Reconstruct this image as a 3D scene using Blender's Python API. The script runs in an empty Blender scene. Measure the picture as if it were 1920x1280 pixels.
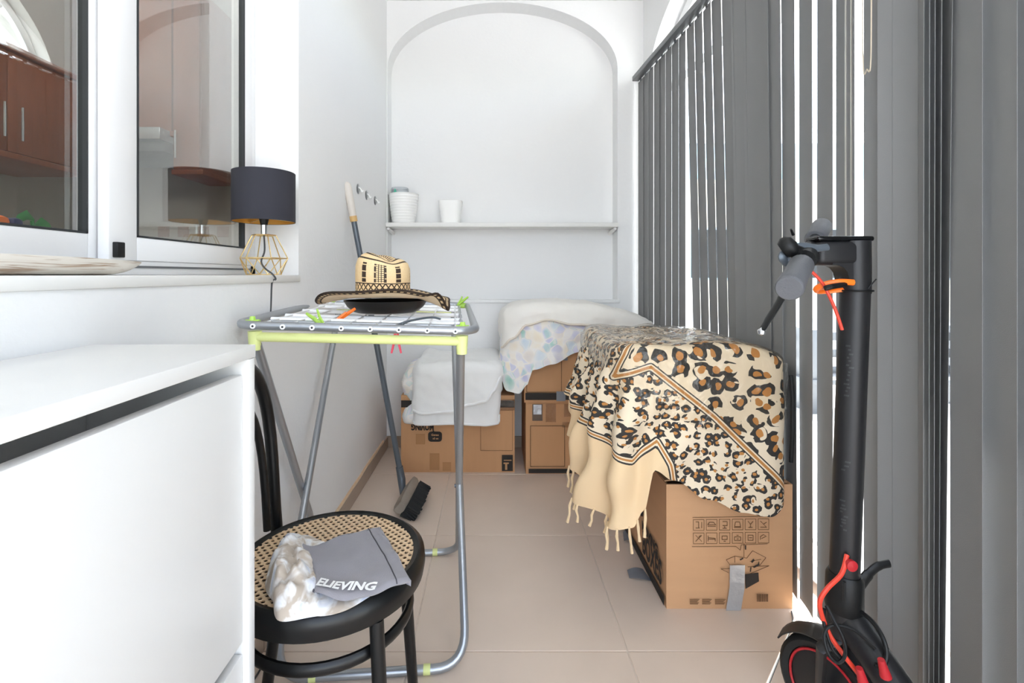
import bpy, bmesh, math, random
from mathutils import Vector, Matrix, noise

random.seed(7)
scene = bpy.context.scene
COL = scene.collection
PI = math.pi

# ------------------------------------------------------------------ camera
F, CX, CY, EYE = 914.0, 925.0, 515.0, 1.042      # focal length and horizon read off the photograph (1920 x 1280)
cam_data = bpy.data.cameras.new('camera')
cam_data.sensor_width = 36.0
cam_data.lens = F / 1920 * 36
cam_data.shift_x = (960 - CX) / 1920
cam_data.shift_y = -(640 - CY) / 1920
cam_data.clip_start = 0.02
cam = bpy.data.objects.new('camera', cam_data)
cam.location = (0, 0, EYE)
cam.rotation_euler = (PI / 2, 0, 0)
COL.objects.link(cam)
scene.camera = cam

# ------------------------------------------------------------------ world, sun, exposure
SUN_EL, SUN_AZ = math.radians(53), math.atan2(0.67, 0.74)     # the sun stands out beyond the window wall, ahead to the right
world = bpy.data.worlds.new('sky')
scene.world = world
world.use_nodes = True
wn = world.node_tree
wn.nodes.clear()
wo = wn.nodes.new('ShaderNodeOutputWorld')
wb = wn.nodes.new('ShaderNodeBackground')
ws = wn.nodes.new('ShaderNodeTexSky')
ws.sky_type = 'NISHITA'
ws.sun_disc = False
ws.sun_elevation = SUN_EL
ws.sun_rotation = SUN_AZ
ws.air_density = 1.0
ws.dust_density = 1.5
wb.inputs['Strength'].default_value = 0.42
wh = wn.nodes.new('ShaderNodeHueSaturation')      # a hazy, paler sky
wh.inputs['Saturation'].default_value = 0.52
wn.links.new(ws.outputs[0], wh.inputs['Color'])
wn.links.new(wh.outputs[0], wb.inputs[0])
wn.links.new(wb.outputs[0], wo.inputs[0])

sd = bpy.data.lights.new('sun', 'SUN')
sd.energy = 6.0
sd.angle = math.radians(0.6)
sd.color = (1.0, 0.97, 0.93)
sun = bpy.data.objects.new('sun', sd)
sdir = Vector((0.67 * math.cos(SUN_EL), 0.74 * math.cos(SUN_EL), math.sin(SUN_EL))).normalized()
sun.rotation_euler = sdir.to_track_quat('Z', 'Y').to_euler()
sun.location = (6, 7, 9)
COL.objects.link(sun)

vs = scene.view_settings
vs.view_transform = 'Standard'
vs.look = 'None'
vs.gamma = 1.0
vs.use_curve_mapping = False
vs.exposure = 1.56
scene.cycles.max_bounces = 12
scene.cycles.diffuse_bounces = 8
scene.cycles.glossy_bounces = 5
scene.cycles.transparent_max_bounces = 24
scene.cycles.use_denoising = True


def portal(name, loc, rot, sx, sy):
    l = bpy.data.lights.new(name, 'AREA')
    l.shape = 'RECTANGLE'
    l.size, l.size_y = sx, sy
    l.cycles.is_portal = True
    o = bpy.data.objects.new(name, l)
    o.location, o.rotation_euler = loc, rot
    COL.objects.link(o)


# ------------------------------------------------------------------ helpers
def P(px, py, d):
    """the point at depth d seen at a photograph pixel"""
    return Vector(((px - CX) / F * d, d, EYE - (py - CY) / F * d))


def S(px, py, z):
    """the point of the level z seen at a photograph pixel"""
    d = F * (EYE - z) / (py - CY)
    return P(px, py, d)


def srgb(h):
    if isinstance(h, str):
        h = h.lstrip('#')
        c = [int(h[i:i + 2], 16) / 255 for i in (0, 2, 4)]
        c = [x / 12.92 if x <= 0.04045 else ((x + 0.055) / 1.055) ** 2.4 for x in c]
        return (c[0], c[1], c[2], 1)
    return (*h, 1)


MATS = {}


class NT:
    """tiny helper to write node trees"""
    def __init__(s, name):
        s.m = bpy.data.materials.new(name)
        s.m.use_nodes = True
        s.t = s.m.node_tree
        s.b = s.t.nodes['Principled BSDF']
        s.out = s.t.nodes['Material Output']
        MATS[name] = s.m

    def n(s, typ, **kw):
        nd = s.t.nodes.new('ShaderNode' + typ)
        for k, v in kw.items():
            if k.startswith('i_'):
                key = k[2:]
                key = int(key) if key.isdigit() else key.replace('_', ' ')
                s.put(nd.inputs[key], v)
            else:
                setattr(nd, k, v)
        return nd

    def put(s, sock, v):
        if isinstance(v, bpy.types.NodeSocket):
            s.t.links.new(v, sock)
        elif v is not None:
            sock.default_value = v

    def math(s, op, a, b=None, c=None, clamp=False):
        nd = s.t.nodes.new('ShaderNodeMath')
        nd.operation = op
        nd.use_clamp = clamp
        for i, v in enumerate((a, b, c)):
            s.put(nd.inputs[i], v)
        return nd.outputs[0]

    def mix(s, f, a, b):
        nd = s.t.nodes.new('ShaderNodeMix')
        nd.data_type = 'RGBA'
        s.put(nd.inputs[0], f)
        s.put(nd.inputs[6], a)
        s.put(nd.inputs[7], b)
        return nd.outputs[2]

    def bump(s, h, strength=0.3, dist=0.002):
        nd = s.n('Bump')
        nd.inputs['Strength'].default_value = strength
        nd.inputs['Distance'].default_value = dist
        s.t.links.new(h, nd.inputs['Height'])
        s.t.links.new(nd.outputs[0], s.b.inputs['Normal'])


def mat(name, col, rough=0.5, metal=0.0, var=0.0, vs_=6.0, bump=0.0, bs=120.0, spec=0.5, coat=0.0, sheen=0.0, transl=0.0, stretch=None, dist=0.002):
    if name in MATS:
        return MATS[name]
    t = NT(name)
    c = srgb(col)
    b = t.b
    b.inputs['Base Color'].default_value = c
    b.inputs['Roughness'].default_value = rough
    b.inputs['Metallic'].default_value = metal
    b.inputs['Specular IOR Level'].default_value = spec
    b.inputs['Coat Weight'].default_value = coat
    b.inputs['Sheen Weight'].default_value = sheen
    co = t.n('TexCoord').outputs['Object']
    if stretch:
        mp = t.n('Mapping')
        mp.inputs['Scale'].default_value = stretch
        t.t.links.new(co, mp.inputs[0])
        co = mp.outputs[0]
    if var:
        nz = t.n('TexNoise', i_Scale=vs_, i_Detail=5.0, i_Vector=co)
        lo = tuple(x * (1 - var) for x in c[:3]) + (1,)
        hi = tuple(min(1, x * (1 + var)) for x in c[:3]) + (1,)
        t.put(b.inputs['Base Color'], t.mix(nz.outputs[0], lo, hi))
    if bump:
        nb = t.n('TexNoise', i_Scale=bs, i_Detail=4.0, i_Vector=co)
        t.bump(nb.outputs[0], bump, dist)
    if transl:
        tr = t.n('BsdfTranslucent')
        tr.inputs[0].default_value = c
        mx = t.n('MixShader')
        mx.inputs[0].default_value = transl
        t.t.links.new(b.outputs[0], mx.inputs[1])
        t.t.links.new(tr.outputs[0], mx.inputs[2])
        t.t.links.new(mx.outputs[0], t.out.inputs[0])
    return t.m


def glass_mat(name, tint='#ffffff', ior=1.5, rough=0.0, boost=1.0, bump=0):
    t = NT(name)
    tr = t.n('BsdfTransparent')
    tr.inputs[0].default_value = srgb(tint)
    gl = t.n('BsdfGlossy')
    gl.inputs['Roughness'].default_value = rough
    fr = t.n('Fresnel')
    bf = t.n('NewGeometry').outputs['Backfacing']        # both faces of a thin pane mirror alike
    t.put(fr.inputs[0], t.math('ADD', t.math('MULTIPLY', bf, 1 / ior - ior), ior))
    f = t.math('MULTIPLY', fr.outputs[0], boost, clamp=True)
    if bump:
        nb = t.n('TexNoise', i_Scale=bump, i_Detail=3.0, i_Distortion=1.5, i_Vector=t.n('TexCoord').outputs['Object'])
        bn = t.n('Bump')
        bn.inputs['Strength'].default_value = 0.9
        bn.inputs['Distance'].default_value = 0.02
        t.t.links.new(nb.outputs[0], bn.inputs['Height'])
        t.t.links.new(bn.outputs[0], gl.inputs['Normal'])
    mx = t.n('MixShader')
    t.put(mx.inputs[0], f)
    t.t.links.new(tr.outputs[0], mx.inputs[1])
    t.t.links.new(gl.outputs[0], mx.inputs[2])
    t.t.links.new(mx.outputs[0], t.out.inputs[0])
    return t.m


ORG = {}


def thing(name, label, cat, loc, group=None):
    o = bpy.data.objects.new(name, None)
    o.empty_display_size = 0.05
    o.location = loc
    COL.objects.link(o)
    o['label'], o['category'] = label, cat
    if group:
        o['group'] = group
    ORG[o.name] = Vector(loc)
    return o


def tag(o, label=None, cat=None, group=None, kind=None):
    if label:
        o['label'] = label
    if cat:
        o['category'] = cat
    if group:
        o['group'] = group
    if kind:
        o['kind'] = kind
    return o


class MB:
    """collects shapes in world coordinates; build() links them as ONE mesh object"""
    def __init__(s):
        s.v, s.f, s.uv = [], [], None

    def add(s, verts, faces):
        o = len(s.v)
        s.v += [Vector(p) for p in verts]
        s.f += [[i + o for i in f] for f in faces]
        return s

    def box(s, lo, hi, bev=0.0, seg=2, M=None):
        lo, hi = Vector(lo), Vector(hi)
        lo, hi = Vector((min(lo[i], hi[i]) for i in range(3))), Vector((max(lo[i], hi[i]) for i in range(3)))
        bm = bmesh.new()
        bmesh.ops.create_cube(bm, size=1)
        sz, c = hi - lo, (hi + lo) / 2
        for v in bm.verts:
            v.co = Vector((v.co[i] * sz[i] + c[i] for i in range(3)))
        if bev:
            bmesh.ops.bevel(bm, geom=bm.edges[:], offset=min(bev, min(sz) * 0.49), segments=seg, affect='EDGES', profile=0.5)
        s.bm(bm, M)
        return s

    def bm(s, bm, M=None):
        bm.verts.index_update()
        s.add([(M @ v.co) if M else v.co.copy() for v in bm.verts], [[v.index for v in f.verts] for f in bm.faces])
        bm.free()

    def tube(s, pts, r, n=10, closed=False, cap=True, flat=None):
        """r: radius or list; flat=(a,b) scales the section"""
        pts = [Vector(p) for p in pts]
        N = len(pts)
        rr = r if isinstance(r, (list, tuple)) else [r] * N
        base = len(s.v)
        up = None
        for i, p in enumerate(pts):
            a = pts[(i - 1) % N] if (closed or i > 0) else p
            b = pts[(i + 1) % N] if (closed or i < N - 1) else p
            t = (b - a)
            t = t.normalized() if t.length > 1e-9 else Vector((0, 0, 1))
            if up is None:
                up = Vector((0, 0, 1)) if abs(t.z) < 0.9 else Vector((0, 1, 0))
            x = t.cross(up)
            if x.length < 1e-6:
                x = t.orthogonal()
            x.normalize()
            y = x.cross(t).normalized()
            up = y
            fa, fb = flat if flat else (1, 1)
            for k in range(n):
                an = 2 * PI * k / n
                s.v.append(p + x * (math.cos(an) * rr[i] * fa) + y * (math.sin(an) * rr[i] * fb))
        for i in range(N if closed else N - 1):
            j = (i + 1) % N
            for k in range(n):
                k2 = (k + 1) % n
                s.f.append([base + i * n + k, base + i * n + k2, base + j * n + k2, base + j * n + k])
        if cap and not closed:
            s.f.append([base + k for k in range(n)][::-1])
            s.f.append([base + (N - 1) * n + k for k in range(n)])
        return s

    def lathe(s, prof, c, n=32, M=None, sx=1, sy=1, cap0=False, cap1=False, a0=0.0):
        c = Vector(c)
        base = len(s.v)
        for (r, z) in prof:
            for k in range(n):
                an = 2 * PI * k / n + a0
                p = Vector((r * math.cos(an) * sx, r * math.sin(an) * sy, z))
                s.v.append((M @ p if M else p) + c)
        for i in range(len(prof) - 1):
            for k in range(n):
                k2 = (k + 1) % n
                s.f.append([base + i * n + k, base + i * n + k2, base + (i + 1) * n + k2, base + (i + 1) * n + k])
        if cap0:
            s.f.append([base + k for k in range(n)][::-1])
        if cap1:
            s.f.append([base + (len(prof) - 1) * n + k for k in range(n)])
        return s

    def prism(s, poly, vec):
        """extrude a planar polygon (list of points) by vec"""
        poly = [Vector(p) for p in poly]
        n = len(poly)
        vec = Vector(vec)
        s.add(poly + [p + vec for p in poly],
              [list(range(n))[::-1], list(range(n, 2 * n))] + [[i, (i + 1) % n, n + (i + 1) % n, n + i] for i in range(n)])
        return s

    def grid(s, rows):
        nr, nc = len(rows), len(rows[0])
        s.add([p for r in rows for p in r],
              [[i * nc + j, i * nc + j + 1, (i + 1) * nc + j + 1, (i + 1) * nc + j] for i in range(nr - 1) for j in range(nc - 1)])
        return s

    def sheet(s, rows, th):
        """closed sheet of thickness th (downwards along the normal) from a grid of points"""
        nr, nc = len(rows), len(rows[0])
        nor = []
        for i in range(nr):
            rr = []
            for j in range(nc):
                a = rows[min(i + 1, nr - 1)][j] - rows[max(i - 1, 0)][j]
                b = rows[i][min(j + 1, nc - 1)] - rows[i][max(j - 1, 0)]
                nn = b.cross(a)
                rr.append(nn.normalized() if nn.length > 1e-12 else Vector((0, 0, 1)))
            nor.append(rr)
        o = len(s.v)
        top = [p for r in rows for p in r]
        bot = [rows[i][j] - nor[i][j] * th for i in range(nr) for j in range(nc)]
        K = nr * nc
        f = []
        for i in range(nr - 1):
            for j in range(nc - 1):
                a, b, c, d = i * nc + j, i * nc + j + 1, (i + 1) * nc + j + 1, (i + 1) * nc + j
                f.append([a, b, c, d])
                f.append([K + d, K + c, K + b, K + a])
        edge = [j for j in range(nc)] + [i * nc + nc - 1 for i in range(1, nr)] + [(nr - 1) * nc + j for j in range(nc - 2, -1, -1)] + [i * nc for i in range(nr - 2, 0, -1)]
        for q in range(len(edge)):
            a, b = edge[q], edge[(q + 1) % len(edge)]
            f.append([b, a, K + a, K + b])
        s.add(top + bot, f)
        return s

    def build(s, name, m, parent=None, smooth=41, loc=None, uv=None):
        if parent is None:
            if loc is None:
                xs = [p.x for p in s.v]; ys = [p.y for p in s.v]; zs = [p.z for p in s.v]
                loc = Vector(((min(xs) + max(xs)) / 2, (min(ys) + max(ys)) / 2, min(zs)))
            L = Vector(loc)
        else:
            L = ORG[parent.name]
        me = bpy.data.meshes.new(name)
        me.from_pydata([p - L for p in s.v], [], s.f)
        me.validate()
        bm = bmesh.new()
        bm.from_mesh(me)
        bmesh.ops.recalc_face_normals(bm, faces=bm.faces[:])
        bm.to_mesh(me)
        bm.free()
        if smooth:
            for p in me.polygons:
                p.use_smooth = True
            me.set_sharp_from_angle(angle=math.radians(smooth))
        if uv:
            lay = me.uv_layers.new(name='UVMap')
            for lp in me.loops:
                lay.data[lp.index].uv = uv[lp.vertex_index]
        me.materials.append(m)
        o = bpy.data.objects.new(name, me)
        COL.objects.link(o)
        if parent is None:
            o.location = L
        else:
            o.parent = parent
        ORG[o.name] = L
        return o


def catmull(pts, n=8, closed=False):
    pts = [Vector(p) for p in pts]
    N = len(pts)
    out = []
    for i in range(N if closed else N - 1):
        p0 = pts[(i - 1) % N] if (closed or i > 0) else pts[0]
        p1, p2 = pts[i], pts[(i + 1) % N]
        p3 = pts[(i + 2) % N] if (closed or i + 2 < N) else pts[-1]
        for k in range(n):
            t = k / n
            out.append(0.5 * ((2 * p1) + (p2 - p0) * t + (2 * p0 - 5 * p1 + 4 * p2 - p3) * t * t + (3 * p1 - p0 - 3 * p2 + p3) * t ** 3))
    if not closed:
        out.append(pts[-1])
    return out


def fillet(pts, r, n=6):
    """polyline with rounded corners"""
    pts = [Vector(p) for p in pts]
    out = [pts[0]]
    for i in range(1, len(pts) - 1):
        a, b, c = pts[i - 1], pts[i], pts[i + 1]
        ra = min(r, (a - b).length * 0.49, (c - b).length * 0.49)
        p, q = b + (a - b).normalized() * ra, b + (c - b).normalized() * ra
        for k in range(n + 1):
            t = k / n
            out.append((1 - t) ** 2 * p + 2 * t * (1 - t) * b + t * t * q)
    out.append(pts[-1])
    return out


def text_verts(body, size, extrude=0.0003, spacing=1.0, shear=0.0, bold=0.0):
    cu = bpy.data.curves.new('lettering_tmp', 'FONT')
    cu.body, cu.size, cu.extrude = body, size, extrude
    cu.align_x, cu.align_y = 'CENTER', 'CENTER'
    cu.space_character = spacing
    cu.shear = shear
    cu.offset = bold
    cu.resolution_u = 3
    ob = bpy.data.objects.new('lettering_tmp', cu)
    COL.objects.link(ob)
    bpy.context.view_layer.update()
    dg = bpy.context.evaluated_depsgraph_get()
    me = bpy.data.meshes.new_from_object(ob.evaluated_get(dg))
    vs_, fs = [v.co.copy() for v in me.vertices], [list(p.vertices) for p in me.polygons]
    bpy.data.objects.remove(ob)
    bpy.data.curves.remove(cu)
    bpy.data.meshes.remove(me)
    return vs_, fs


def frame_matrix(origin, xdir, ydir):
    x, y = Vector(xdir).normalized(), Vector(ydir).normalized()
    z = x.cross(y)
    return Matrix(((x.x, y.x, z.x, origin[0]), (x.y, y.y, z.y, origin[1]), (x.z, y.z, z.z, origin[2]), (0, 0, 0, 1)))


def lettering(body, size, M, m, parent, name='lettering', sx=1.0, **kw):
    v, f = text_verts(body, size, **kw)
    mb = MB()
    mb.add([M @ Vector((p.x * sx, p.y, p.z)) for p in v], f)
    return mb.build(name, m, parent, smooth=0)


# ------------------------------------------------------------------ materials
M_WALL = mat('white_plaster', '#e6e6e6', 0.85, bump=0.25, bs=55, var=0.012, vs_=3, dist=0.004)
M_CEIL = mat('ceiling_paint', '#e4e4e4', 0.9)
M_SILL = mat('sill_paint', '#e2e1de', 0.5, var=0.015)
M_WHITE = mat('white_aluminium', '#e2e2e3', 0.35)
M_GASK = mat('black_gasket', '#26282a', 0.6)
M_GLASS = glass_mat('window_glass', '#eef3f1', 1.52, 0.0, 3.3)
M_GLASS2 = glass_mat('clear_glass', '#f6faf9', 1.45, 0.0, 1.0)
M_TILE = mat('beige_floor_tile', '#dac8b8', 0.42, var=0.07, vs_=5, bump=0.06, bs=90)
M_GROUT = mat('floor_grout', '#e0d4c8', 0.9)
M_SKIRT = mat('taupe_skirting_tile', '#a99888', 0.45, var=0.05)
M_DIRTY = mat('beige_plaster_bead', '#dbbf9f', 0.9, var=0.15, vs_=15)
M_LAM = mat('white_laminate', '#dededd', 0.35, var=0.01)
M_DARKIN = mat('cabinet_inside', '#d8d8d6', 0.6)
M_BLACK = mat('black_plastic', '#0e0f10', 0.48, spec=0.35)
M_RUBBER = mat('black_rubber', '#141414', 0.75)
M_STEEL = mat('grey_steel_tube', '#a9adb2', 0.32, metal=0.75)
M_DSTEEL = mat('dark_grey_pole', '#5d656d', 0.35, metal=0.3)
M_CHROME = mat('chrome', '#d9dbde', 0.12, metal=1.0)
M_LIME = mat('lime_plastic', '#dfe69a', 0.45)
M_GREEN = mat('green_plastic', '#b2dc5a', 0.4)
M_ORANGE = mat('orange_plastic', '#ff7a1f', 0.4)
M_PINK = mat('pink_plastic', '#f2506a', 0.4)
M_WIRE = mat('white_coated_wire', '#eef0f2', 0.3)
M_WOODBLK = mat('black_lacquered_wood', '#0b0c0d', 0.36, coat=0.08, var=0.1, spec=0.35)
M_CARD = mat('cardboard', '#c69a72', 0.85, var=0.06, vs_=4, bump=0.1, bs=160, stretch=(1, 1, 8))
M_CARD2 = mat('cardboard_dull', '#bf9168', 0.85, var=0.06, vs_=5, bump=0.1, bs=160, stretch=(8, 1, 1))
M_INK = mat('black_print', '#2b2622', 0.8)
M_INKB = mat('brown_print', '#6d4f35', 0.85)
M_PATCH = mat('cardboard_light_patch', '#bd9268', 0.85)
M_TAPE = mat('silver_duct_tape', '#b9bcc0', 0.28, metal=0.4, bump=0.9, bs=26, dist=0.006)
M_TAPEG = mat('grey_duct_tape', '#7c8087', 0.45, metal=0.2)
M_CLEAR = glass_mat('clear_tape', '#f4efe8', 1.5, 0.12, 2.0, bump=60)
M_BLIND = mat('grey_blind_fabric', '#828283', 0.8, bump=0.15, bs=500, transl=0.04)
M_RAIL = mat('grey_rail', '#6b6d70', 0.4, metal=0.4)
M_GOLD = mat('brass_wire', '#e6cb93', 0.25, metal=0.9)
M_SHADE = mat('charcoal_lampshade', '#2c2c35', 0.85, bump=0.1, bs=600)
M_SHADEIN = mat('gold_shade_lining', '#c99a4c', 0.35, metal=0.6)
M_CORD = mat('dark_grey_cord', '#3a3b3d', 0.5)
M_CERAM = mat('white_ceramic', '#f2f2f0', 0.35)
M_TOWEL = mat('white_towel', '#eeeeec', 0.95, bump=0.3, bs=350, sheen=0.3)
M_SCOOT = mat('dark_grey_scooter_paint', '#232325', 0.42, metal=0.3)
M_GRIP = mat('grey_rubber_grip', '#5a5b5f', 0.6, bump=0.5, bs=250)
M_RED = mat('red_cable', '#d8402c', 0.4)
M_REDD = mat('dark_red_plastic', '#b8232b', 0.4)
M_CREAM = mat('cream_cotton', '#e5c9a0', 0.9, bump=0.3, bs=400, sheen=0.2)
M_WOODK = mat('kitchen_cherry_wood', '#965637', 0.4, var=0.18, vs_=9, stretch=(6, 6, 0.7))

# ------------------------------------------------------------------ the room
XL, YB, ZC, YR = -0.645, 2.95, 2.70, -1.0


def XW(y):
    """the blind hangs along this slightly slanting line"""
    return 0.865 + 0.055 * (2.9 - y)


def struct(o, label, cat):
    return tag(o, label, cat, kind='structure')


def arch_wall(to_world, u0, u1, z1, a0, a1, zb, spring, apex, ex, th, n=40):
    """wall slab u0..u1 x 0..z1 with an arched opening a0..a1, from zb up; to_world(u, z, depth)"""
    ac, hw = (a0 + a1) / 2, (a1 - a0) / 2

    def top(u):
        k = min(1, abs((u - ac) / hw))
        return spring + (apex - spring) * (1 - k ** ex) ** (1 / ex)
    us = [ac - hw * math.cos(PI * i / n) for i in range(n + 1)]
    mb = MB()
    for dep in (0, th):
        W = lambda u, z: to_world(u, z, dep)
        for (ua, ub) in ((u0, a0), (a1, u1)):
            if ub - ua > 1e-4:
                mb.add([W(ua, 0), W(ub, 0), W(ub, z1), W(ua, z1)], [[0, 1, 2, 3]])
        if zb > 0:
            mb.add([W(a0, 0), W(a1, 0), W(a1, zb), W(a0, zb)], [[0, 1, 2, 3]])
        for i in range(n):
            mb.add([W(us[i], top(us[i])), W(us[i + 1], top(us[i + 1])), W(us[i + 1], z1), W(us[i], z1)], [[0, 1, 2, 3]])
    q = lambda u, z, d: to_world(u, z, d)
    loop = [(a0, zb)] + [(u, top(u)) for u in us] + [(a1, zb)]
    for i in range(len(loop) - 1):
        (ua, za), (ub, zb_) = loop[i], loop[i + 1]
        mb.add([q(ua, za, 0), q(ub, zb_, 0), q(ub, zb_, th), q(ua, za, th)], [[0, 1, 2, 3]])
    if zb > 0:
        mb.add([q(a0, zb, 0), q(a1, zb, 0), q(a1, zb, th), q(a0, zb, th)], [[0, 1, 2, 3]])
    mb.add([q(u0, z1, 0), q(u1, z1, 0), q(u1, z1, th), q(u0, z1, th)], [[0, 1, 2, 3]])
    for u in (u0, u1):
        mb.add([q(u, 0, 0), q(u, z1, 0), q(u, z1, th), q(u, 0, th)], [[0, 1, 2, 3]])
    return mb, top, us


# floor: slab with single tiles, joints where the photograph has them
fl = MB().box((-0.9, YR, -0.12), (1.25, 3.2, -0.004)).build('floor', M_GROUT, loc=(0, 0, 0), smooth=0)
struct(fl, 'beige square floor tiles of the narrow glazed balcony', 'floor')
xs = [-0.828, -0.228, 0.372, 0.972]
tile_cache = {}
for i in range(-1, 4):
    xa = max(-0.655, (-0.828 + 0.6 * i)) + 0.0016
    xb = min(1.12, (-0.228 + 0.6 * i)) - 0.0016
    if xb - xa < 0.02:
        continue
    for j in range(-5, 3):
        ya = max(YR, 1.35 + 0.6 * j) + 0.0016
        yb = min(3.0, 1.95 + 0.6 * j) - 0.0016
        if yb - ya < 0.02:
            continue
        MB().box((xa, ya, -0.012), (xb, yb, random.uniform(-0.0004, 0.0)), 0.0012, 1).build('tile', M_TILE, fl, smooth=0)

# left wall with the kitchen window opening
W0, W1, WZ0, WZ1 = -0.7, 1.615, EYE - 0.001, 2.42
wl = MB()
for (ya, yb, za, zb) in ((YR, W0, 0, ZC), (W1, 3.2, 0, ZC), (W0, W1, 0, WZ0 - 0.022), (W0, W1, WZ1, ZC)):
    wl.box((XL - 0.21, ya, za), (XL, yb, zb))
wl = wl.build('wall_left', M_WALL, smooth=0)
struct(wl, 'white plastered wall with the kitchen window', 'wall')
o = MB().box((XL - 0.20, W0, WZ0 - 0.022), (XL + 0.006, W1 + 0.004, WZ0), 0.004).build('window_sill', M_SILL)
struct(o, 'white painted sill below the kitchen window', 'window sill')

# back wall with arched niche
tw = lambda u, z, d: Vector((u, YB + d, z))
mb, btop, bus = arch_wall(tw, XL - 0.01, 1.02, ZC, -0.641, 0.752, 0.888, 2.29, 2.69, 2.0, 0.12)
wbk = mb.build('wall_back', M_WALL, smooth=25)
struct(wbk, 'white end wall with a shallow arched niche', 'wall')
MB().box((XL - 0.1, YB + 0.12, 0), (1.1, YB + 0.2, ZC)).build('niche_back', M_WALL, wbk, smooth=0)
o = MB().box((-0.42, YB - 0.012, 0.872), (0.765, YB + 0.01, 0.892), 0.004).build('trim_1', M_WALL)
struct(o, 'thin white ledge along the foot of the arched niche', 'trim')

# window wall on the right, arched opening
tr_ = lambda u, z, d: Vector((XW(u) + 0.045 + d, u, z))
mb, rtop, rus = arch_wall(tr_, YR, 3.0, ZC, -0.85, 2.855, 0.0, 2.12, 2.655, 2.6, 0.2, 56)
wr = mb.build('wall_right', M_WALL, smooth=25)
struct(wr, 'white outer wall with one wide arched glazed opening behind the blind', 'wall')

# its glazing: frame, mullions, fanlight, panes
wf = MB()
loop = [tr_(u, min(rtop(u), 9) - 0.018, 0.11) for u in rus]
wf.tube([tr_(-0.83, 0.02, 0.11)] + loop + [tr_(2.835, 0.02, 0.11)], 0.03, 6)
win2 = wf.build('window_2', M_WHITE, smooth=30)
struct(win2, 'white framed arched glazing behind the vertical blind', 'window')
for u in (-0.0, 0.95, 1.9):
    a = tr_(u, 0.03, 0.11)
    MB().box((a.x - 0.02, u - 0.025, 0.03), (a.x + 0.02, u + 0.025, rtop(u) - 0.03), 0.004).build('mullion', M_WHITE, win2)
tb = [tr_(-0.83, 2.12, 0.11), tr_(2.83, 2.12, 0.11)]
MB().tube(tb, 0.024, 4).build('transom', M_WHITE, win2, smooth=0)
MB().tube([tr_(-0.83, 0.03, 0.11), tr_(2.83, 0.03, 0.11)], 0.03, 4).build('bottom_rail', M_WHITE, win2, smooth=0)
for (ua, ub) in ((-0.83, 0), (0, 0.95), (0.95, 1.9), (1.9, 2.84)):
    for (za, zb) in ((0.05, 2.10), (2.14, None)):
        us = [ua + (ub - ua) * k / 10 for k in range(11)]
        mb = MB()
        bot = [tr_(u, za, 0.108) for u in us]
        tp = [tr_(u, zb if zb else max(za + 0.002, rtop(u) - 0.02), 0.108) for u in us]
        mb.grid([bot, tp])
        mb.build('pane', M_GLASS2, win2, smooth=0)

# ceiling, rear wall (behind the camera) with an open arch added to let in sky light
o = MB().box((XL - 0.25, YR - 0.2, ZC), (1.35, 3.2, ZC + 0.12)).build('ceiling', M_CEIL, smooth=0)
struct(o, 'plain white ceiling', 'ceiling')
tb_ = lambda u, z, d: Vector((u, YR - d, z))
mb, dtop, dus = arch_wall(tb_, XL - 0.2, 1.4, ZC, -0.62, 1.04, 0.0, 2.45, 2.66, 3.0, 0.18)
o = mb.build('wall_rear', M_WALL, smooth=25)
struct(o, 'unseen white wall behind the viewer with an arched opening for sky light', 'wall')

# skirting tiles along the left wall
bb = MB().box((XL - 0.002, YR, 0), (XL + 0.006, YB, 0.066)).build('baseboard_left', M_GROUT, smooth=0)
struct(bb, 'taupe tiled skirting along the left wall', 'baseboard')
for j in range(-5, 3):
    ya, yb = 1.35 + 0.6 * j + 0.001, min(YB, 1.95 + 0.6 * j) - 0.001
    MB().box((XL, max(YR, ya), 0.001), (XL + 0.010, yb, 0.068), 0.001, 1).build('tile', M_SKIRT, bb, smooth=0)
pts = [(XL + 0.001, YR + 0.12 * k, 0.071 + 0.004 * noise.noise(Vector((0, k * 0.7, 3)))) for k in range(34) if YR + 0.12 * k < YB]
MB().tube(pts, 0.0085, 6).build('plaster_bead', M_DIRTY, bb)
b2 = MB().box((XL, YB - 0.006, 0), (0.98, YB + 0.002, 0.066)).build('baseboard_back', M_GROUT, smooth=0)
struct(b2, 'taupe tiled skirting along the end wall', 'baseboard')
for i in range(0, 3):
    xa, xb = max(XL + 0.01, -0.828 + 0.6 * i + 0.001), min(0.98, -0.228 + 0.6 * i - 0.001)
    MB().box((xa, YB - 0.010, 0.001), (xb, YB, 0.068), 0.001, 1).build('tile', M_SKIRT, b2, smooth=0)

# kitchen window: fixed frame and two sliding sashes
XG = -0.80
win1 = MB()
win1.box((XG - 0.05, W0, WZ0), (XG + 0.012, W1, WZ0 + 0.032), 0.003)
win1.box((XG - 0.05, W0, WZ1 - 0.04), (XG + 0.012, W1, WZ1), 0.003)
win1.box((XG - 0.05, W1 - 0.035, WZ0), (XG + 0.012, W1, WZ1), 0.003)
win1.box((XG - 0.05, W0, WZ0), (XG + 0.012, W0 + 0.035, WZ1), 0.003)
win1 = win1.build('window_1', M_WHITE)
struct(win1, 'white sliding kitchen window with two sashes', 'window')
MB().box((XG + 0.012, W0 + 0.03, WZ0 + 0.016), (XG + 0.0145, W1 - 0.03, WZ0 + 0.021)).build('track_groove', M_RAIL, win1, smooth=0)


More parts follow.
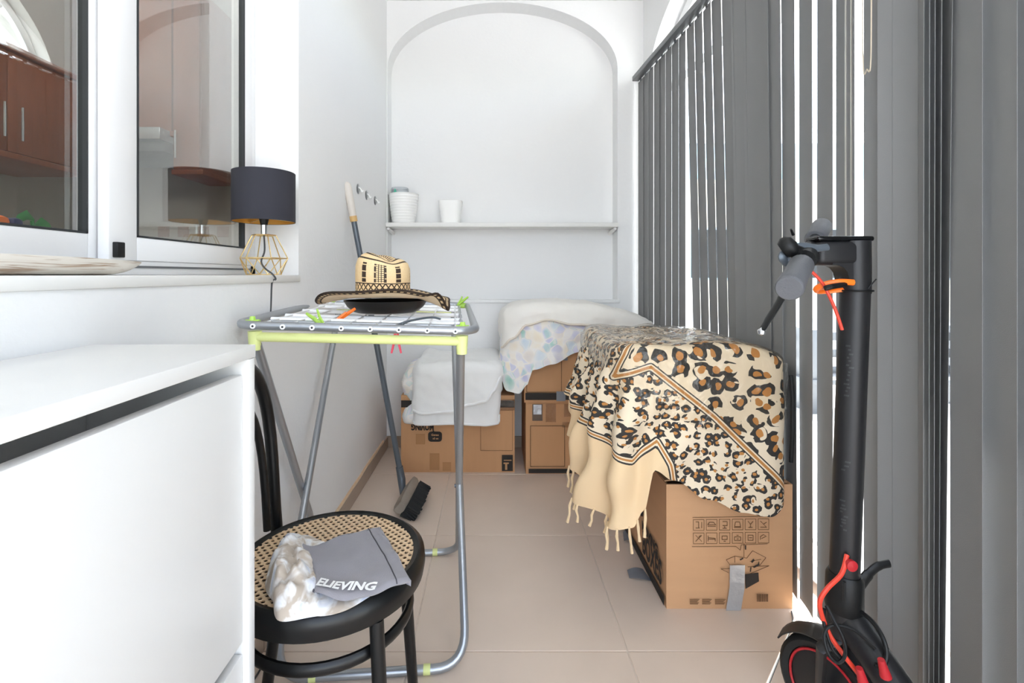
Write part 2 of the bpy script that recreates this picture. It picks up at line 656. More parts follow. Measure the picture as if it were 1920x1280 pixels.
def sash(y0, y1, x, sl, sr):
    z0, z1 = WZ0 + 0.032, WZ1 - 0.035
    gz0, gz1 = EYE + 0.083, z1 - 0.06
    m = MB()
    m.box((x - 0.012, y0, z0), (x + 0.012, y0 + sl, z1), 0.003)
    m.box((x - 0.012, y1 - sr, z0), (x + 0.012, y1, z1), 0.003)
    m.box((x - 0.012, y0 + sl, z0), (x + 0.012, y1 - sr, gz0), 0.002)
    m.box((x - 0.012, y0 + sl, gz1), (x + 0.012, y1 - sr, z1), 0.002)
    sh = m.build('sash', M_WHITE, win1)
    g = MB()
    ya, yb = y0 + sl, y1 - sr
    for (a, b, c, d) in ((ya, ya + 0.004, gz0, gz1), (yb - 0.004, yb, gz0, gz1), (ya, yb, gz0, gz0 + 0.004), (ya, yb, gz1 - 0.004, gz1)):
        g.box((x - 0.006, a, c), (x + 0.0128, b, d))
    g.build('gasket', M_GASK, sh, smooth=0)
    g = MB()
    g.box((x - 0.004, ya, gz0), (x + 0.004, yb, gz1))
    g.build('pane', M_GLASS, sh, smooth=0)
    return sh


sash(0.995, 1.585, XG + 0.003, 0.08, 0.045)
sash(-0.66, 1.03, XG - 0.027, 0.06, 0.05)
a = P(193, 455, 1.03); b = P(210, 483, 1.03)
MB().box((XG + 0.010, 1.005, EYE + 0.036), (XG + 0.026, 1.026, EYE + 0.068), 0.002).build('latch', M_BLACK, win1)

# ------------------------------------------------------------------ outdoors
M_TERR = mat('pale_terrace', '#d3d1cc', 0.9, var=0.05)
M_CREAMW = mat('cream_render', '#f0e4cd', 0.9, var=0.03)
M_BLUEW = mat('pale_blue_render', '#b3cbd6', 0.9)
M_ROOF = mat('overhang_render', '#efece6', 0.9)
o = MB().box((-40, -40, -0.35), (40, 40, -0.13)).build('ground', M_TERR, smooth=0)
struct(o, 'pale sunlit ground outdoors', 'ground')
o = MB().box((1.30, -6, -0.13), (5.5, 14, -0.03)).build('terrace', M_TERR, smooth=0)
struct(o, 'pale terrace outside the blind', 'terrace')
o = MB().box((1.05, YR - 0.4, 2.83), (2.05, 3.6, 2.93)).build('sun_block_overhang', M_ROOF, smooth=0)  # added out of view to block the sun from the upper glazing
struct(o, 'unseen overhang added to keep the high sun off the arched glazing', 'roof')
hb = thing('neighbour_house', 'cream and pale blue house seen through the gaps of the blind', 'building', (9, 13, -0.13))
MB().box((3.2, 13, -0.13), (16, 13.3, 3.5)).build('wall', M_CREAMW, hb, smooth=0)
MB().box((3.0, 13.2, 3.5), (16.2, 17, 4.6)).build('upper_wall', M_BLUEW, hb, smooth=0)
MB().box((3.1, 12.9, 3.45), (16.1, 13.3, 3.56)).build('coping', M_CREAMW, hb, smooth=0)
for x in (5.2, 8.1, 11.4):
    w = MB().box((x, 12.97, 0.9), (x + 1.2, 13.05, 2.3)).build('window', M_BLUEW, hb, smooth=0)
    MB().box((x + 0.06, 12.96, 0.96), (x + 0.57, 12.99, 2.24)).build('pane', M_GASK, w, smooth=0)
    MB().box((x + 0.63, 12.96, 0.96), (x + 1.14, 12.99, 2.24)).build('pane', M_GASK, w, smooth=0)
bn = thing('garden_bench', 'pale slatted bench on the terrace outside the blind', 'bench', (3.1, 3.9, -0.03))
for z in (0.22, 0.36, 0.5):
    MB().box((2.4, 4.02, z), (3.9, 4.06, z + 0.07), 0.004).build('slat', M_RAIL, bn)
for x in (2.45, 3.8):
    MB().box((x, 3.75, -0.03), (x + 0.05, 4.1, 0.62), 0.004).build('leg', M_RAIL, bn)
MB().box((2.4, 3.72, 0.2), (3.9, 4.0, 0.24), 0.004).build('seat', M_RAIL, bn)

# ------------------------------------------------------------------ kitchen behind the window
M_KW = mat('kitchen_wall', '#bdb8b2', 0.7)
M_KT = mat('kitchen_decor_tile', '#a98d80', 0.4, var=0.5, vs_=60)
KX, KY, KZ = -2.72, 3.2, 2.9
twk = lambda u, z, d: Vector((KX - d, u, z))
mb, _, _ = arch_wall(twk, -1.2, KY + 0.2, KZ, 1.55, 3.02, 2.08, 2.2, 2.78, 2.0, 0.2)
o = mb.build('wall_kitchen_far', M_KW, smooth=25); struct(o, 'kitchen wall with an arched window above the wooden cabinets', 'wall')
kf = MB().tube([twk(1.56 + 1.45 * (0.5 - 0.5 * math.cos(PI * k / 30)), 2.2 + 0.575 * math.sin(PI * k / 30), 0.1) for k in range(31)], 0.03, 6)
kf = kf.build('window_3', M_WHITE, smooth=30); struct(kf, 'arched kitchen window with blue sky behind the glass', 'window')
MB().tube([twk(2.285, 2.0, 0.1), twk(2.8, 2.6, 0.1)], 0.012, 6).build('glazing_bar', M_WHITE, kf)
MB().tube([twk(2.285, 2.0, 0.1), twk(1.75, 2.6, 0.1)], 0.012, 6).build('glazing_bar', M_WHITE, kf)
MB().box((KX - 0.2, KY, 0), (XL - 0.2, KY + 0.1, KZ)).build('wall_kitchen_end', M_KW, smooth=0)
ke = bpy.data.objects['wall_kitchen_end']; struct(ke, 'tiled kitchen end wall seen through the right pane', 'wall')
for k in range(9):
    x = -2.2 + 0.13 * k
    MB().box((x, KY - 0.006, 1.29), (x + 0.075, KY + 0.001, 1.36), 0.002, 1).build('tile', M_KT, ke, smooth=0)
MB().box((KX - 0.2, -1.3, 0), (XL - 0.2, -1.2, KZ)).build('wall_kitchen_near', M_KW, smooth=0)
struct(bpy.data.objects['wall_kitchen_near'], 'plain kitchen wall', 'wall')
o = MB().box((KX - 0.2, -1.3, KZ), (XL - 0.1, KY + 0.2, KZ + 0.1)).build('kitchen_ceiling', M_CEIL, smooth=0)
struct(o, 'white kitchen ceiling', 'ceiling')
o = MB().box((KX - 0.2, -1.3, -0.12), (-0.9, KY + 0.2, 0.0)).build('kitchen_floor', M_TILE, smooth=0)
struct(o, 'kitchen floor', 'floor')


def wall_unit(lo, hi, face, ndoors, label, zdoor=None):
    lo, hi = Vector(lo), Vector(hi)
    t = thing('wall_cabinet', label, 'cabinet', ((lo.x + hi.x) / 2, (lo.y + hi.y) / 2, lo.z), 'kitchen wall cabinets')
    MB().box(lo, hi, 0.002).build('body', M_WOODK, t)
    for k in range(ndoors):
        if face == 'x':
            w = (hi.y - lo.y) / ndoors
            ya, yb = lo.y + k * w + 0.003, lo.y + (k + 1) * w - 0.003
            d = MB().box((hi.x, ya, lo.z + 0.004), (hi.x + 0.02, yb, hi.z - 0.004), 0.003).build('door', M_WOODK, t)
            yh = yb - 0.04 if k % 2 == 0 else ya + 0.04
            MB().tube([(hi.x + 0.05, yh, lo.z + 0.06), (hi.x + 0.05, yh, lo.z + 0.22)], 0.006, 8).build('handle', M_CHROME, d)
        else:
            w = (hi.x - lo.x) / ndoors
            xa, xb = lo.x + k * w + 0.003, lo.x + (k + 1) * w - 0.003
            d = MB().box((xa, lo.y - 0.02, lo.z + 0.004), (xb, lo.y, hi.z - 0.004), 0.003).build('door', M_WOODK, t)
            MB().tube([(xa + 0.03, lo.y - 0.05, lo.z + 0.06), (xa + 0.03, lo.y - 0.05, lo.z + 0.22)], 0.006, 8).build('handle', M_CHROME, d)
    if face == 'x':
        MB().box((lo.x, lo.y, hi.z), (hi.x + 0.035, hi.y + 0.02, hi.z + 0.03), 0.006).build('cornice', M_WOODK, t)
        MB().box((lo.x, lo.y, lo.z - 0.03), (hi.x + 0.03, hi.y, lo.z), 0.006).build('light_rail', M_WOODK, t)
    else:
        MB().box((lo.x, lo.y - 0.035, lo.z - 0.03), (hi.x + 0.03, hi.y, lo.z), 0.006).build('light_rail', M_WOODK, t)
    return t


wall_unit((-2.68, 0.9, 1.62), (-2.30, 1.83, 2.10), 'x', 2, 'reddish wooden wall cabinet of the kitchen, nearer one in the left pane')
wall_unit((-2.68, 1.835, 1.62), (-2.30, 2.74, 2.10), 'x', 2, 'reddish wooden wall cabinet of the kitchen below the arched sky window')
wall_unit((-2.35, 2.84, 1.87), (-1.86, 3.19, 2.70), 'y', 1, 'wooden kitchen cabinet above the grey cooker hood in the right pane')
wall_unit((-1.855, 2.84, 1.65), (-1.70, 3.19, 2.70), 'y', 1, 'narrow wooden kitchen cabinet beside the cooker hood')
hd = thing('cooker_hood', 'grey metal cooker hood strip under the kitchen cabinet', 'cooker hood', (-2.1, 3.0, 1.74))
MB().box((-2.35, 2.72, 1.80), (-1.862, 3.19, 1.868), 0.004).build('canopy', M_STEEL, hd)
MB().box((-2.35, 2.76, 1.74), (-1.862, 3.19, 1.798), 0.004).build('filter_housing', M_RAIL, hd)
kc = thing('kitchen_worktop', 'kitchen worktop inside below the window', 'worktop', (-1.2, 0.9, 0.0))
MB().box((-1.42, -0.6, 0.88), (-0.87, 2.3, 0.92), 0.005).build('top', M_KW, kc)
MB().box((-1.38, -0.6, 0.0), (-0.87, 2.3, 0.88), 0.003).build('body', M_WOODK, kc)
pk = thing('snack_packet', 'orange and blue packet standing inside the left kitchen pane', 'packet', (-1.05, 1.02, 0.92))
M_NAVY = mat('navy_print', '#2b2f66', 0.5)
MB().box((-1.07, 0.96, 0.92), (-1.03, 1.045, 1.168), 0.012).build('body', M_ORANGE, pk)
MB().box((-1.072, 1.046, 0.93), (-1.028, 1.07, 1.165), 0.008).build('seal', M_NAVY, pk)
sp = thing('kitchen_sprout', 'small green sprout in a pot inside the left kitchen pane', 'plant', (-1.05, 1.13, 0.92))
MB().lathe([(0.03, 0), (0.042, 0.09), (0.036, 0.09), (0.03, 0.02)], (-1.05, 1.13, 0.92), 20, cap0=True).build('pot', M_CERAM, sp)
M_LEAF = mat('green_leaf', '#3f8f4a', 0.5)
MB().tube(catmull([(-1.05, 1.13, 0.98), (-1.05, 1.12, 1.08), (-1.05, 1.11, 1.165)], 5), 0.004, 6).build('stem', M_LEAF, sp)
for (dy, dz) in ((0.035, 0.0), (-0.035, 0.012), (0.02, -0.03)):
    c0 = Vector((-1.05, 1.115, 1.155 + dz))
    MB().tube([c0, c0 + Vector((0, dy * 0.5, 0.01)), c0 + Vector((0, dy, 0.0)), c0 + Vector((0, dy * 1.3, -0.006))], [0.002, 0.011, 0.009, 0.001], 8, flat=(0.3, 1)).build('leaf', M_LEAF, sp)
kl = thing('kitchen_fill_light', 'unseen glowing globe added to brighten the kitchen', 'lamp', (-1.7, 1.3, 2.62))  # added fill light, out of view, so the kitchen shows through the panes
t = NT('fill_glow'); t.b.inputs['Emission Color'].default_value = (1, 0.93, 0.84, 1); t.b.inputs['Emission Strength'].default_value = 24.0
MB().lathe([(0.001, 0), (0.10, 0.03), (0.14, 0.12), (0.10, 0.21), (0.05, 0.25)], (-1.7, 0.6, 2.62), 24).build('globe', t.m, kl)
MB().lathe([(0.07, 0.24), (0.07, 0.28), (0.001, 0.28)], (-1.7, 0.6, 2.62), 24).build('base', M_WHITE, kl)

# sky portals in the modelled openings
portal('portal_rear', (0.21, YR - 0.05, 1.33), (PI / 2, 0, 0), 1.7, 2.66)
portal('portal_window', (1.06, 0.95, 1.33), (0, PI / 2, 0), 2.65, 3.8)
portal('portal_kitchen', (KX - 0.02, 2.28, 2.43), (0, -PI / 2, 0), 0.75, 1.5)

# ------------------------------------------------------------------ vertical blind
bl = thing('vertical_blind', 'grey vertical slat blind across the arched glazing', 'blind', (XW(1.0), 1.0, 0.02))
RZ = 2.205
ra, rb = Vector((XW(2.905) - 0.02, 2.905, RZ)), Vector((XW(-0.84) - 0.02, -0.84, RZ))
dr = (rb - ra).normalized()
Mr = frame_matrix(ra, dr, Vector((-dr.y, dr.x, 0)))
L = (rb - ra).length
mb = MB()
mb.box((0, -0.018, -0.012), (L, 0.022, 0.016), 0.003, M=Mr)
mb.build('head_rail', M_RAIL, bl)
BD = MB()   # one slat, origin at its top centre, width along local y
SW, SH = 0.089, RZ - 0.017 - 0.035
rows = []
for i in range(2):
    rows.append([Vector((0.002 * (1 - (2 * k / 8 - 1) ** 2), (k / 8 - 0.5) * SW, -SH * i)) for k in range(9)])
BD.sheet(rows, 0.0008)
me_slat = BD.build('slat', M_BLIND, bl, smooth=30)
first = me_slat
mesh0 = me_slat.data
for v in mesh0.vertices:
    v.co += ORG[bl.name]
mh = MB().box((-0.003, -0.010, -0.006), (0.005, 0.010, 0.006), 0.002).build('hanger', M_RAIL, me_slat)
for v in mh.data.vertices:
    v.co += ORG[bl.name]
slats = []
s = 2.868
angs = [1, 3, 4.5, 4, 3, 4.5, 4, 5, 5, 5.5, 8, 5.5, 3.5]
for a in angs:
    slats.append((s + random.uniform(-.004, .004), a + random.uniform(-.6, .6), 0, 0))
    s -= 0.079
slats += [(1.845, -3, 0, 0), (1.775, -1, 0, 0.004), (1.70, 7, 0, 0), (1.63, 9, 0, 0), (1.558, 11, 0, 0), (1.475, 14, 0, 0), (1.395, 13, 0, 0), (1.32, 12, 0, 0)]
slats += [(1.215, 2, 0, 0), (1.16, -14, 0, 0), (1.112, 32, 0.2, 0.006), (1.097, 35, 0.35, 0.008), (1.083, 36, 0.6, 0.008), (1.069, 34, 0.95, 0.008), (1.053, 28, 1.5, 0.012)]
s = 1.001
for k in range(14):
    slats.append((s, 15 + (3 if k == 1 else 0), 0, 0.0))
    s -= 0.063
for i, (y, a, tilt, off) in enumerate(slats):
    if i == 0:
        o, h = me_slat, mh
    else:
        o = me_slat.copy(); COL.objects.link(o)
        h = mh.copy(); COL.objects.link(h); h.parent = o
    o.location = Vector((XW(y) + off, y, RZ - 0.017)) - ORG[bl.name]
    lean = -1.25 * max(0.0, min(1.0, (y - 1.45) / 0.5)) if y < 2.28 else 0.0          # pushed outwards by the large box and its throw
    o.rotation_euler = (math.radians(tilt), math.radians(lean), -math.radians(a + 3.1) + math.radians(3.1) * 2)
# cords
def loop_cord(name, y, z0, z1, x, w, m, r=0.0016):
    pts = [(x, y - w / 2, z1), (x, y - w / 2, (z0 + z1) / 2), (x, y - w * 0.45, z0 + 0.02), (x, y, z0), (x, y + w * 0.45, z0 + 0.02), (x, y + w / 2, (z0 + z1) / 2), (x, y + w / 2, z1)]
    MB().tube(catmull(pts, 6), r, 6).build(name, m, bl)
M_CORDB = mat('beige_cord', '#c9bda9', 0.8)
loop_cord('pull_cord', 1.205, 1.55, RZ - 0.012, XW(1.2) - 0.035, 0.028, M_CORDB)
loop_cord('control_chain', 1.272, 1.12, RZ - 0.012, XW(1.27) - 0.028, 0.02, mat('chrome_chain', '#b8b4ac', 0.35, metal=0.7), 0.0022)

# ------------------------------------------------------------------ shoe cabinet
CX0, CX1, CYF, CZT = XL + 0.012, -0.376, 0.772, 0.932
sc = thing('shoe_cabinet', 'white laminate tilt-door shoe cabinet under the window', 'cabinet', ((CX0 + CX1) / 2, 0.3, 0))
CYN = -0.15
mb = MB()
mb.box((CX0, CYN, CZT - 0.020), (CX1, CYF, CZT), 0.0015)
mb.build('top_panel', M_LAM, sc)
MB().box((CX0, CYF - 0.019, 0), (CX1 - 0.001, CYF - 0.001, CZT - 0.0205), 0.0015).build('side_panel', M_LAM, sc)
MB().box((CX0, CYN + 0.001, 0), (CX1 - 0.001, CYN + 0.019, CZT - 0.0205), 0.0015).build('side_panel', M_LAM, sc)
MB().box((CX0, CYN + 0.02, 0.02), (CX0 + 0.005, CYF - 0.02, CZT - 0.021)).build('back_panel', M_DARKIN, sc, smooth=0)
MB().box((CX0 + 0.01, 0.24, 0.02), (CX1 - 0.05, 0.256, CZT - 0.021)).build('divider', M_DARKIN, sc, smooth=0)
for (z0, z1) in ((0.476, 0.888), (0.05, 0.458)):
    MB().box((CX1 - 0.028, CYN + 0.021, z0), (CX1 - 0.010, CYF - 0.021, z1), 0.002).build('door', M_LAM, sc)
MB().lathe([(0.004, 0), (0.004, 0.006), (0.0005, 0.006)], P(372, 712, 0.64) + Vector((-0.012, 0.01, 0.004)), 12, cap0=True).build('door_stop', M_DSTEEL, sc)

# ------------------------------------------------------------------ sill objects: wooden tray and lamp
tN = NT('weathered_wood')
co = tN.n('TexCoord').outputs['Object']
mp = tN.n('Mapping'); mp.inputs['Scale'].default_value = (9, 2.2, 60); tN.t.links.new(co, mp.inputs[0])
nz = tN.n('TexNoise', i_Scale=3.0, i_Detail=6.0, i_Distortion=1.2, i_Vector=mp.outputs[0])
rp = tN.n('ValToRGB')
rp.color_ramp.elements[0].position, rp.color_ramp.elements[0].color = 0.36, srgb('#a78f7a')
rp.color_ramp.elements[1].position, rp.color_ramp.elements[1].color = 0.5, srgb('#d9d3ca')
tN.t.links.new(nz.outputs[0], rp.inputs[0]); tN.put(tN.b.inputs['Base Color'], rp.outputs[0]); tN.b.inputs['Roughness'].default_value = 0.7
mb = MB()
yc, xc, zz = 0.65, -0.718, WZ0
sec = []
N = 30
for i in range(N + 1):
    t_ = i / N * 2 - 1
    w = 0.052 * max(0.02, (1 - abs(t_) ** 2.6)) ** 0.5
    keel = 0.024 * max(0, (abs(t_) - 0.72) / 0.28) ** 1.6
    h = 0.030 - 0.004 * t_ * t_
    y = yc + 0.335 * t_
    ring = []
    for (fx, fz) in ((-1, 1), (-0.93, 0.45), (-0.6, 0.08), (0, 0.0), (0.6, 0.08), (0.93, 0.45), (1, 1), (0.86, 1.0), (0.6, 0.42), (0, 0.3), (-0.6, 0.42), (-0.86, 1.0)):
        ring.append(Vector((xc + w * fx, y, zz + keel + (h - keel) * fz)))
    sec.append(ring)
nr = len(sec[0])
mb.add([p for r in sec for p in r], [[i * nr + k, i * nr + (k + 1) % nr, (i + 1) * nr + (k + 1) % nr, (i + 1) * nr + k] for i in range(N) for k in range(nr)] + [list(range(nr)), [N * nr + k for k in range(nr)][::-1]])
tag(mb.build('wooden_tray', tN.m, smooth=50), 'long boat-shaped grey weathered wooden tray lying on the window sill', 'tray')

LX, LY = -0.700, 1.488
lp = thing('table_lamp', 'lamp with charcoal drum shade and gold wire base on the window sill', 'lamp', (LX, LY, WZ0))
zs0, zs1 = P(0, 416, LY).z, P(0, 324, LY).z
sh = MB().lathe([(0.0895, zs0), (0.0895, zs1), (0.0885, zs1), (0.0885, zs0)], (LX, LY, 0), 48)
sh.f += [[3 * 48 + k, 3 * 48 + (k + 1) % 48, (k + 1) % 48, k] for k in range(48)]
sho = sh.build('shade', M_SHADE, lp)
MB().lathe([(0.0882, zs0 + 0.001), (0.0882, zs1 - 0.001)], (LX, LY, 0), 48).build('lining', M_SHADEIN, sho)
for k in range(3):
    an = 2 * PI * k / 3 + 0.4
    MB().tube([(LX, LY, zs0 + 0.012), (LX + 0.087 * math.cos(an), LY + 0.087 * math.sin(an), zs0 + 0.004)], 0.0015, 6).build('spoke', M_GOLD, sho)
zt, zm, zb = P(0, 441, LY).z, P(0, 484, LY).z, WZ0 + 0.002
MB().lathe([(0.001, 0), (0.010, 0.002), (0.014, 0.02), (0.016, 0.035), (0.016, 0.05), (0.001, 0.05)], (LX, LY, P(0, 423, LY).z), 20).build('bulb_socket', M_BLACK, lp)
MB().lathe([(0.009, 0), (0.009, 0.032), (0.0, 0.032)], (LX, LY, P(0, 441, LY).z), 16, cap0=True).build('socket_tube', M_CHROME, lp)
wire = []
def ringp(r, z, n, a0): return [Vector((LX + r * math.cos(a0 + 2 * PI * k / n), LY + r * math.sin(a0 + 2 * PI * k / n), z)) for k in range(n)]
rt, rm, rbm = ringp(0.034, zt, 6, 0.2), ringp(0.068, zm, 6, 0.2), ringp(0.050, zb, 6, 0.2 + PI / 6)
def rod(a, b, name='wire'): MB().tube([a, b], 0.0018, 6).build(name, M_GOLD, lp)
MB().tube(rt, 0.0018, 6, closed=True).build('top_ring', M_GOLD, lp)
MB().tube(rm, 0.0018, 6, closed=True).build('middle_ring', M_GOLD, lp)
MB().tube(rbm, 0.0018, 6, closed=True).build('bottom_ring', M_GOLD, lp)
for k in range(6):
    rod(rt[k], rm[k]); rod(rm[k], rbm[k]); rod(rm[(k + 1) % 6], rbm[k])
for k in (0, 3):
    rod(rt[k], Vector((LX, LY, zt)), 'cross_wire')
cp = [(LX, LY, zt), P(496, 470, 1.47), P(490, 490, 1.45), P(497, 503, 1.42), Vector((XL + 0.004, 1.413, WZ0 + 0.004)), Vector((XL + 0.012, 1.418, WZ0 - 0.012)), P(510, 530, 1.415), P(507, 585, 1.41), P(500, 640, 1.40), P(497, 690, 1.39), P(505, 730, 1.40), P(508, 760, 1.40)]
MB().tube(catmull(cp, 6), 0.0026, 8).build('cord', M_CORD, lp)
a, b = P(508, 757, 1.40), P(506, 800, 1.40)
MB().tube([a, a.lerp(b, .15), a.lerp(b, .5), a.lerp(b, .85), b], [0.003, 0.010, 0.013, 0.010, 0.003], 10, flat=(1, 0.8)).build('switch', M_BLACK, lp)
cp = [b, P(506, 850, 1.40), P(498, 930, 1.40), P(490, 1060, 1.42), Vector((XL + 0.02, 1.45, 0.03)), Vector((XL + 0.03, 1.35, 0.004)), Vector((XL + 0.03, 1.2, 0.004))]
MB().tube(catmull(cp, 6), 0.0026, 8).build('cord', M_CORD, lp)

# ------------------------------------------------------------------ wall hooks
M_HOOK = glass_mat('clear_plastic', '#eef0f2', 1.5, 0.08, 1.8)
for i, (px, py) in enumerate(((671, 354), (687, 366), (703, 376))):
    y = -XL * F / (CX - px)
    p = Vector((XL, y, P(px, py, y).z))
    lab = ('clear round wall hook nearest the broom handle', 'middle one of three clear round wall hooks', 'clear round wall hook nearest the niche corner')[i]
    h = thing('wall_hook', lab, 'hook', p, 'clear hooks on the left wall')
    Mx = Matrix.Rotation(PI / 2, 4, 'Y')
    MB().lathe([(0.024, 0), (0.024, 0.003), (0.020, 0.005), (0.0, 0.005)], p, 24, M=Mx, cap0=True).build('disc', M_HOOK, h)
    MB().tube(catmull([p + Vector((0.004, 0, 0.008)), p + Vector((0.014, 0, -0.002)), p + Vector((0.02, 0, -0.014)), p + Vector((0.026, 0, -0.006))], 4), 0.0035, 8).build('prong', M_CERAM, h)

# ------------------------------------------------------------------ niche shelf and pots
M_SHELF = mat('worn_white_shelf', '#e6e5e2', 0.6, var=0.05, vs_=18, stretch=(1, 4, 4))
sf = thing('wall_shelf', 'white painted board shelf inside the arched niche', 'shelf', (0.05, 2.98, 1.33))
zt = P(0, 417, 2.905).z
MB().box((-0.642, 2.905, zt - 0.026), (0.749, 3.068, zt), 0.005).build('board', M_SHELF, sf)
for x in (-0.63, 0.732):
    MB().tube([(x, 2.925, zt - 0.034), (x, 2.96, zt - 0.04), (x, 3.068, zt - 0.05)], [0.008, 0.012, 0.012], 10).build('bracket', M_SHELF, sf)
pc = Vector((P(757, 0, 2.985).x, 2.985, zt))
prof = [(0.0, 0.0), (0.062, 0.0), (0.066, 0.006)]
hgt = 0.182
for k in range(40):
    t_ = k / 39
    prof.append((0.066 + 0.024 * t_ ** 0.6 + 0.0016 * math.sin(k * PI / 1.9), 0.008 + (hgt - 0.012) * t_))
prof += [(0.084, hgt), (0.082, hgt - 0.01), (0.072, 0.08), (0.0, 0.08)]
p1 = thing('plant_pot', 'larger white ribbed round pot on the niche shelf holding a jar', 'pot', pc)
MB().lathe(prof, pc, 40).build('body', M_CERAM, p1, smooth=60)
jt = thing('glass_jar', 'small clear jar with white and teal label standing inside the ribbed pot', 'jar', pc + Vector((-0.028, -0.01, 0.0815)))
M_TEAL = mat('teal_label', '#4fb79b', 0.5)
jc = pc + Vector((-0.022, -0.008, 0.0815))
MB().lathe([(0.0, 0), (0.052, 0), (0.055, 0.006), (0.055, 0.128), (0.050, 0.136), (0.046, 0.136), (0.050, 0.126), (0.050, 0.01), (0, 0.01)], jc, 32).build('glass', M_HOOK, jt)
MB().lathe([(0.0, 0.012), (0.0485, 0.012), (0.0485, 0.119), (0.0, 0.119)], jc, 32).build('contents', M_CERAM, jt)
v, f = [], []
MB().prism([jc + Vector((-0.030, -0.0465, 0.104)), jc + Vector((-0.008, -0.0555, 0.104)), jc + Vector((-0.012, -0.0545, 0.112)), jc + Vector((-0.020, -0.052, 0.128)), jc + Vector((-0.024, -0.05, 0.112))], (0, -0.001, 0)).build('label_mark', M_TEAL, jt, smooth=0)
pc = Vector((P(845, 0, 2.99).x, 2.985, zt))
p2 = thing('plant_pot', 'smaller white tapered square pot on the niche shelf', 'pot', pc)
prof = [(0.0, 0), (0.066, 0), (0.070, 0.01)] + [(0.070 + 0.024 * k / 12 + 0.0014 * (k % 2), 0.01 + 0.118 * k / 12) for k in range(13)] + [(0.096, 0.136), (0.088, 0.138), (0.082, 0.12), (0.062, 0.03), (0, 0.03)]
mbp = MB()
nn = 32
for (r, z) in prof:
    for k in range(nn):
        an = 2 * PI * k / nn
        c_, s_ = math.cos(an), math.sin(an)
        q = (abs(c_) ** 5 + abs(s_) ** 5) ** (-1 / 5)
        mbp.v.append(pc + Vector((c_ * r * q * 0.76, s_ * r * q * 0.76, z)))
for i in range(len(prof) - 1):
    for k in range(nn):
        k2 = (k + 1) % nn
        mbp.f.append([i * nn + k, i * nn + k2, (i + 1) * nn + k2, (i + 1) * nn + k])
mbp.build('body', M_CERAM, p2, smooth=50)

# ------------------------------------------------------------------ broom
top, low = P(650, 341, 2.13), P(752, 893, 2.30)
bt = thing('broom', 'broom with dark grey pole and black bristles leaning on the left wall', 'broom', (low.x, low.y, 0))
g = top.lerp(low, 0.108)
M_BGRIP = mat('grey_broom_grip', '#cfc8c0', 0.6)
MB().tube([top, top.lerp(g, .06), top.lerp(g, .2), top.lerp(g, .9), g], [0.006, 0.015, 0.018, 0.0165, 0.016], 12).build('grip', M_BGRIP, bt)
MB().tube([g, g.lerp(low, .02)], 0.0165, 12).build('grip_ring', mat('tan_ring', '#c9a36a', .5), bt)
k1 = top.lerp(low, 0.27)
MB().tube([g, k1], 0.0125, 12).build('upper_pole', M_DSTEEL, bt)
MB().tube([k1, k1.lerp(low, .06)], 0.0145, 12).build('telescopic_collar', M_STEEL, bt)
k2 = top.lerp(low, 0.965)
MB().tube([k1.lerp(low, .05), k2], 0.0135, 12).build('lower_pole', M_DSTEEL, bt)
hc = P(757, 934, 2.27)
MB().tube([k2, top.lerp(low, 1.01), hc + Vector((-0.005, 0, 0.03)), hc], [0.017, 0.019, 0.015, 0.014], 12).build('socket', M_DSTEEL, bt)
h0, h1 = S(752, 954, 0.05), S(777, 905, 0.06)
ax = (h1 - h0).normalized()
h0, h1 = h0 - ax * 0.0, h1 + ax * 0.0
sd_ = ax.cross(Vector((0, 0, 1))).normalized()          # towards +x
dn = (sd_ * 0.75 + Vector((0, 0, -0.62))).normalized()
nm = ax.cross(dn).normalized()
prof2 = [(-0.026, -0.030), (-0.006, -0.034), (0.012, -0.026), (0.018, 0), (0.012, 0.026), (-0.006, 0.034), (-0.026, 0.030)]
mb = MB()
secs = []
for i in range(9):
    t_ = i / 8
    c0 = h0.lerp(h1, t_)
    sc_ = 0.8 if i in (0, 8) else 1
    secs.append([c0 + dn * (a * sc_) + nm * (b * sc_) for (a, b) in prof2])
n7 = len(prof2)
mb.add([p for r in secs for p in r], [[i * n7 + k, i * n7 + (k + 1) % n7, (i + 1) * n7 + (k + 1) % n7, (i + 1) * n7 + k] for i in range(8) for k in range(n7)] + [list(range(n7)), [8 * n7 + k for k in range(n7)][::-1]])
mb.build('head', mat('grey_brown_broom_head', '#8f857a', 0.5, var=0.2, vs_=20), bt)
br = MB()
for i in range(26):
    for j in range(7):
        c0 = h0.lerp(h1, (i + 0.5) / 26) + nm * ((j - 3) * 0.0085) + dn * 0.014
        e = c0 + dn * (0.060 + random.uniform(-.004, .003)) + ax * random.uniform(-.006, .006) + nm * ((j - 3) * 0.003)
        if e.z < 0.003:
            e.z = 0.003
        br.tube([c0, e], [0.0052, 0.0048], 5)
tag(br.build('bristles', M_RUBBER, bt, smooth=0), 'black bristles', kind='stuff')

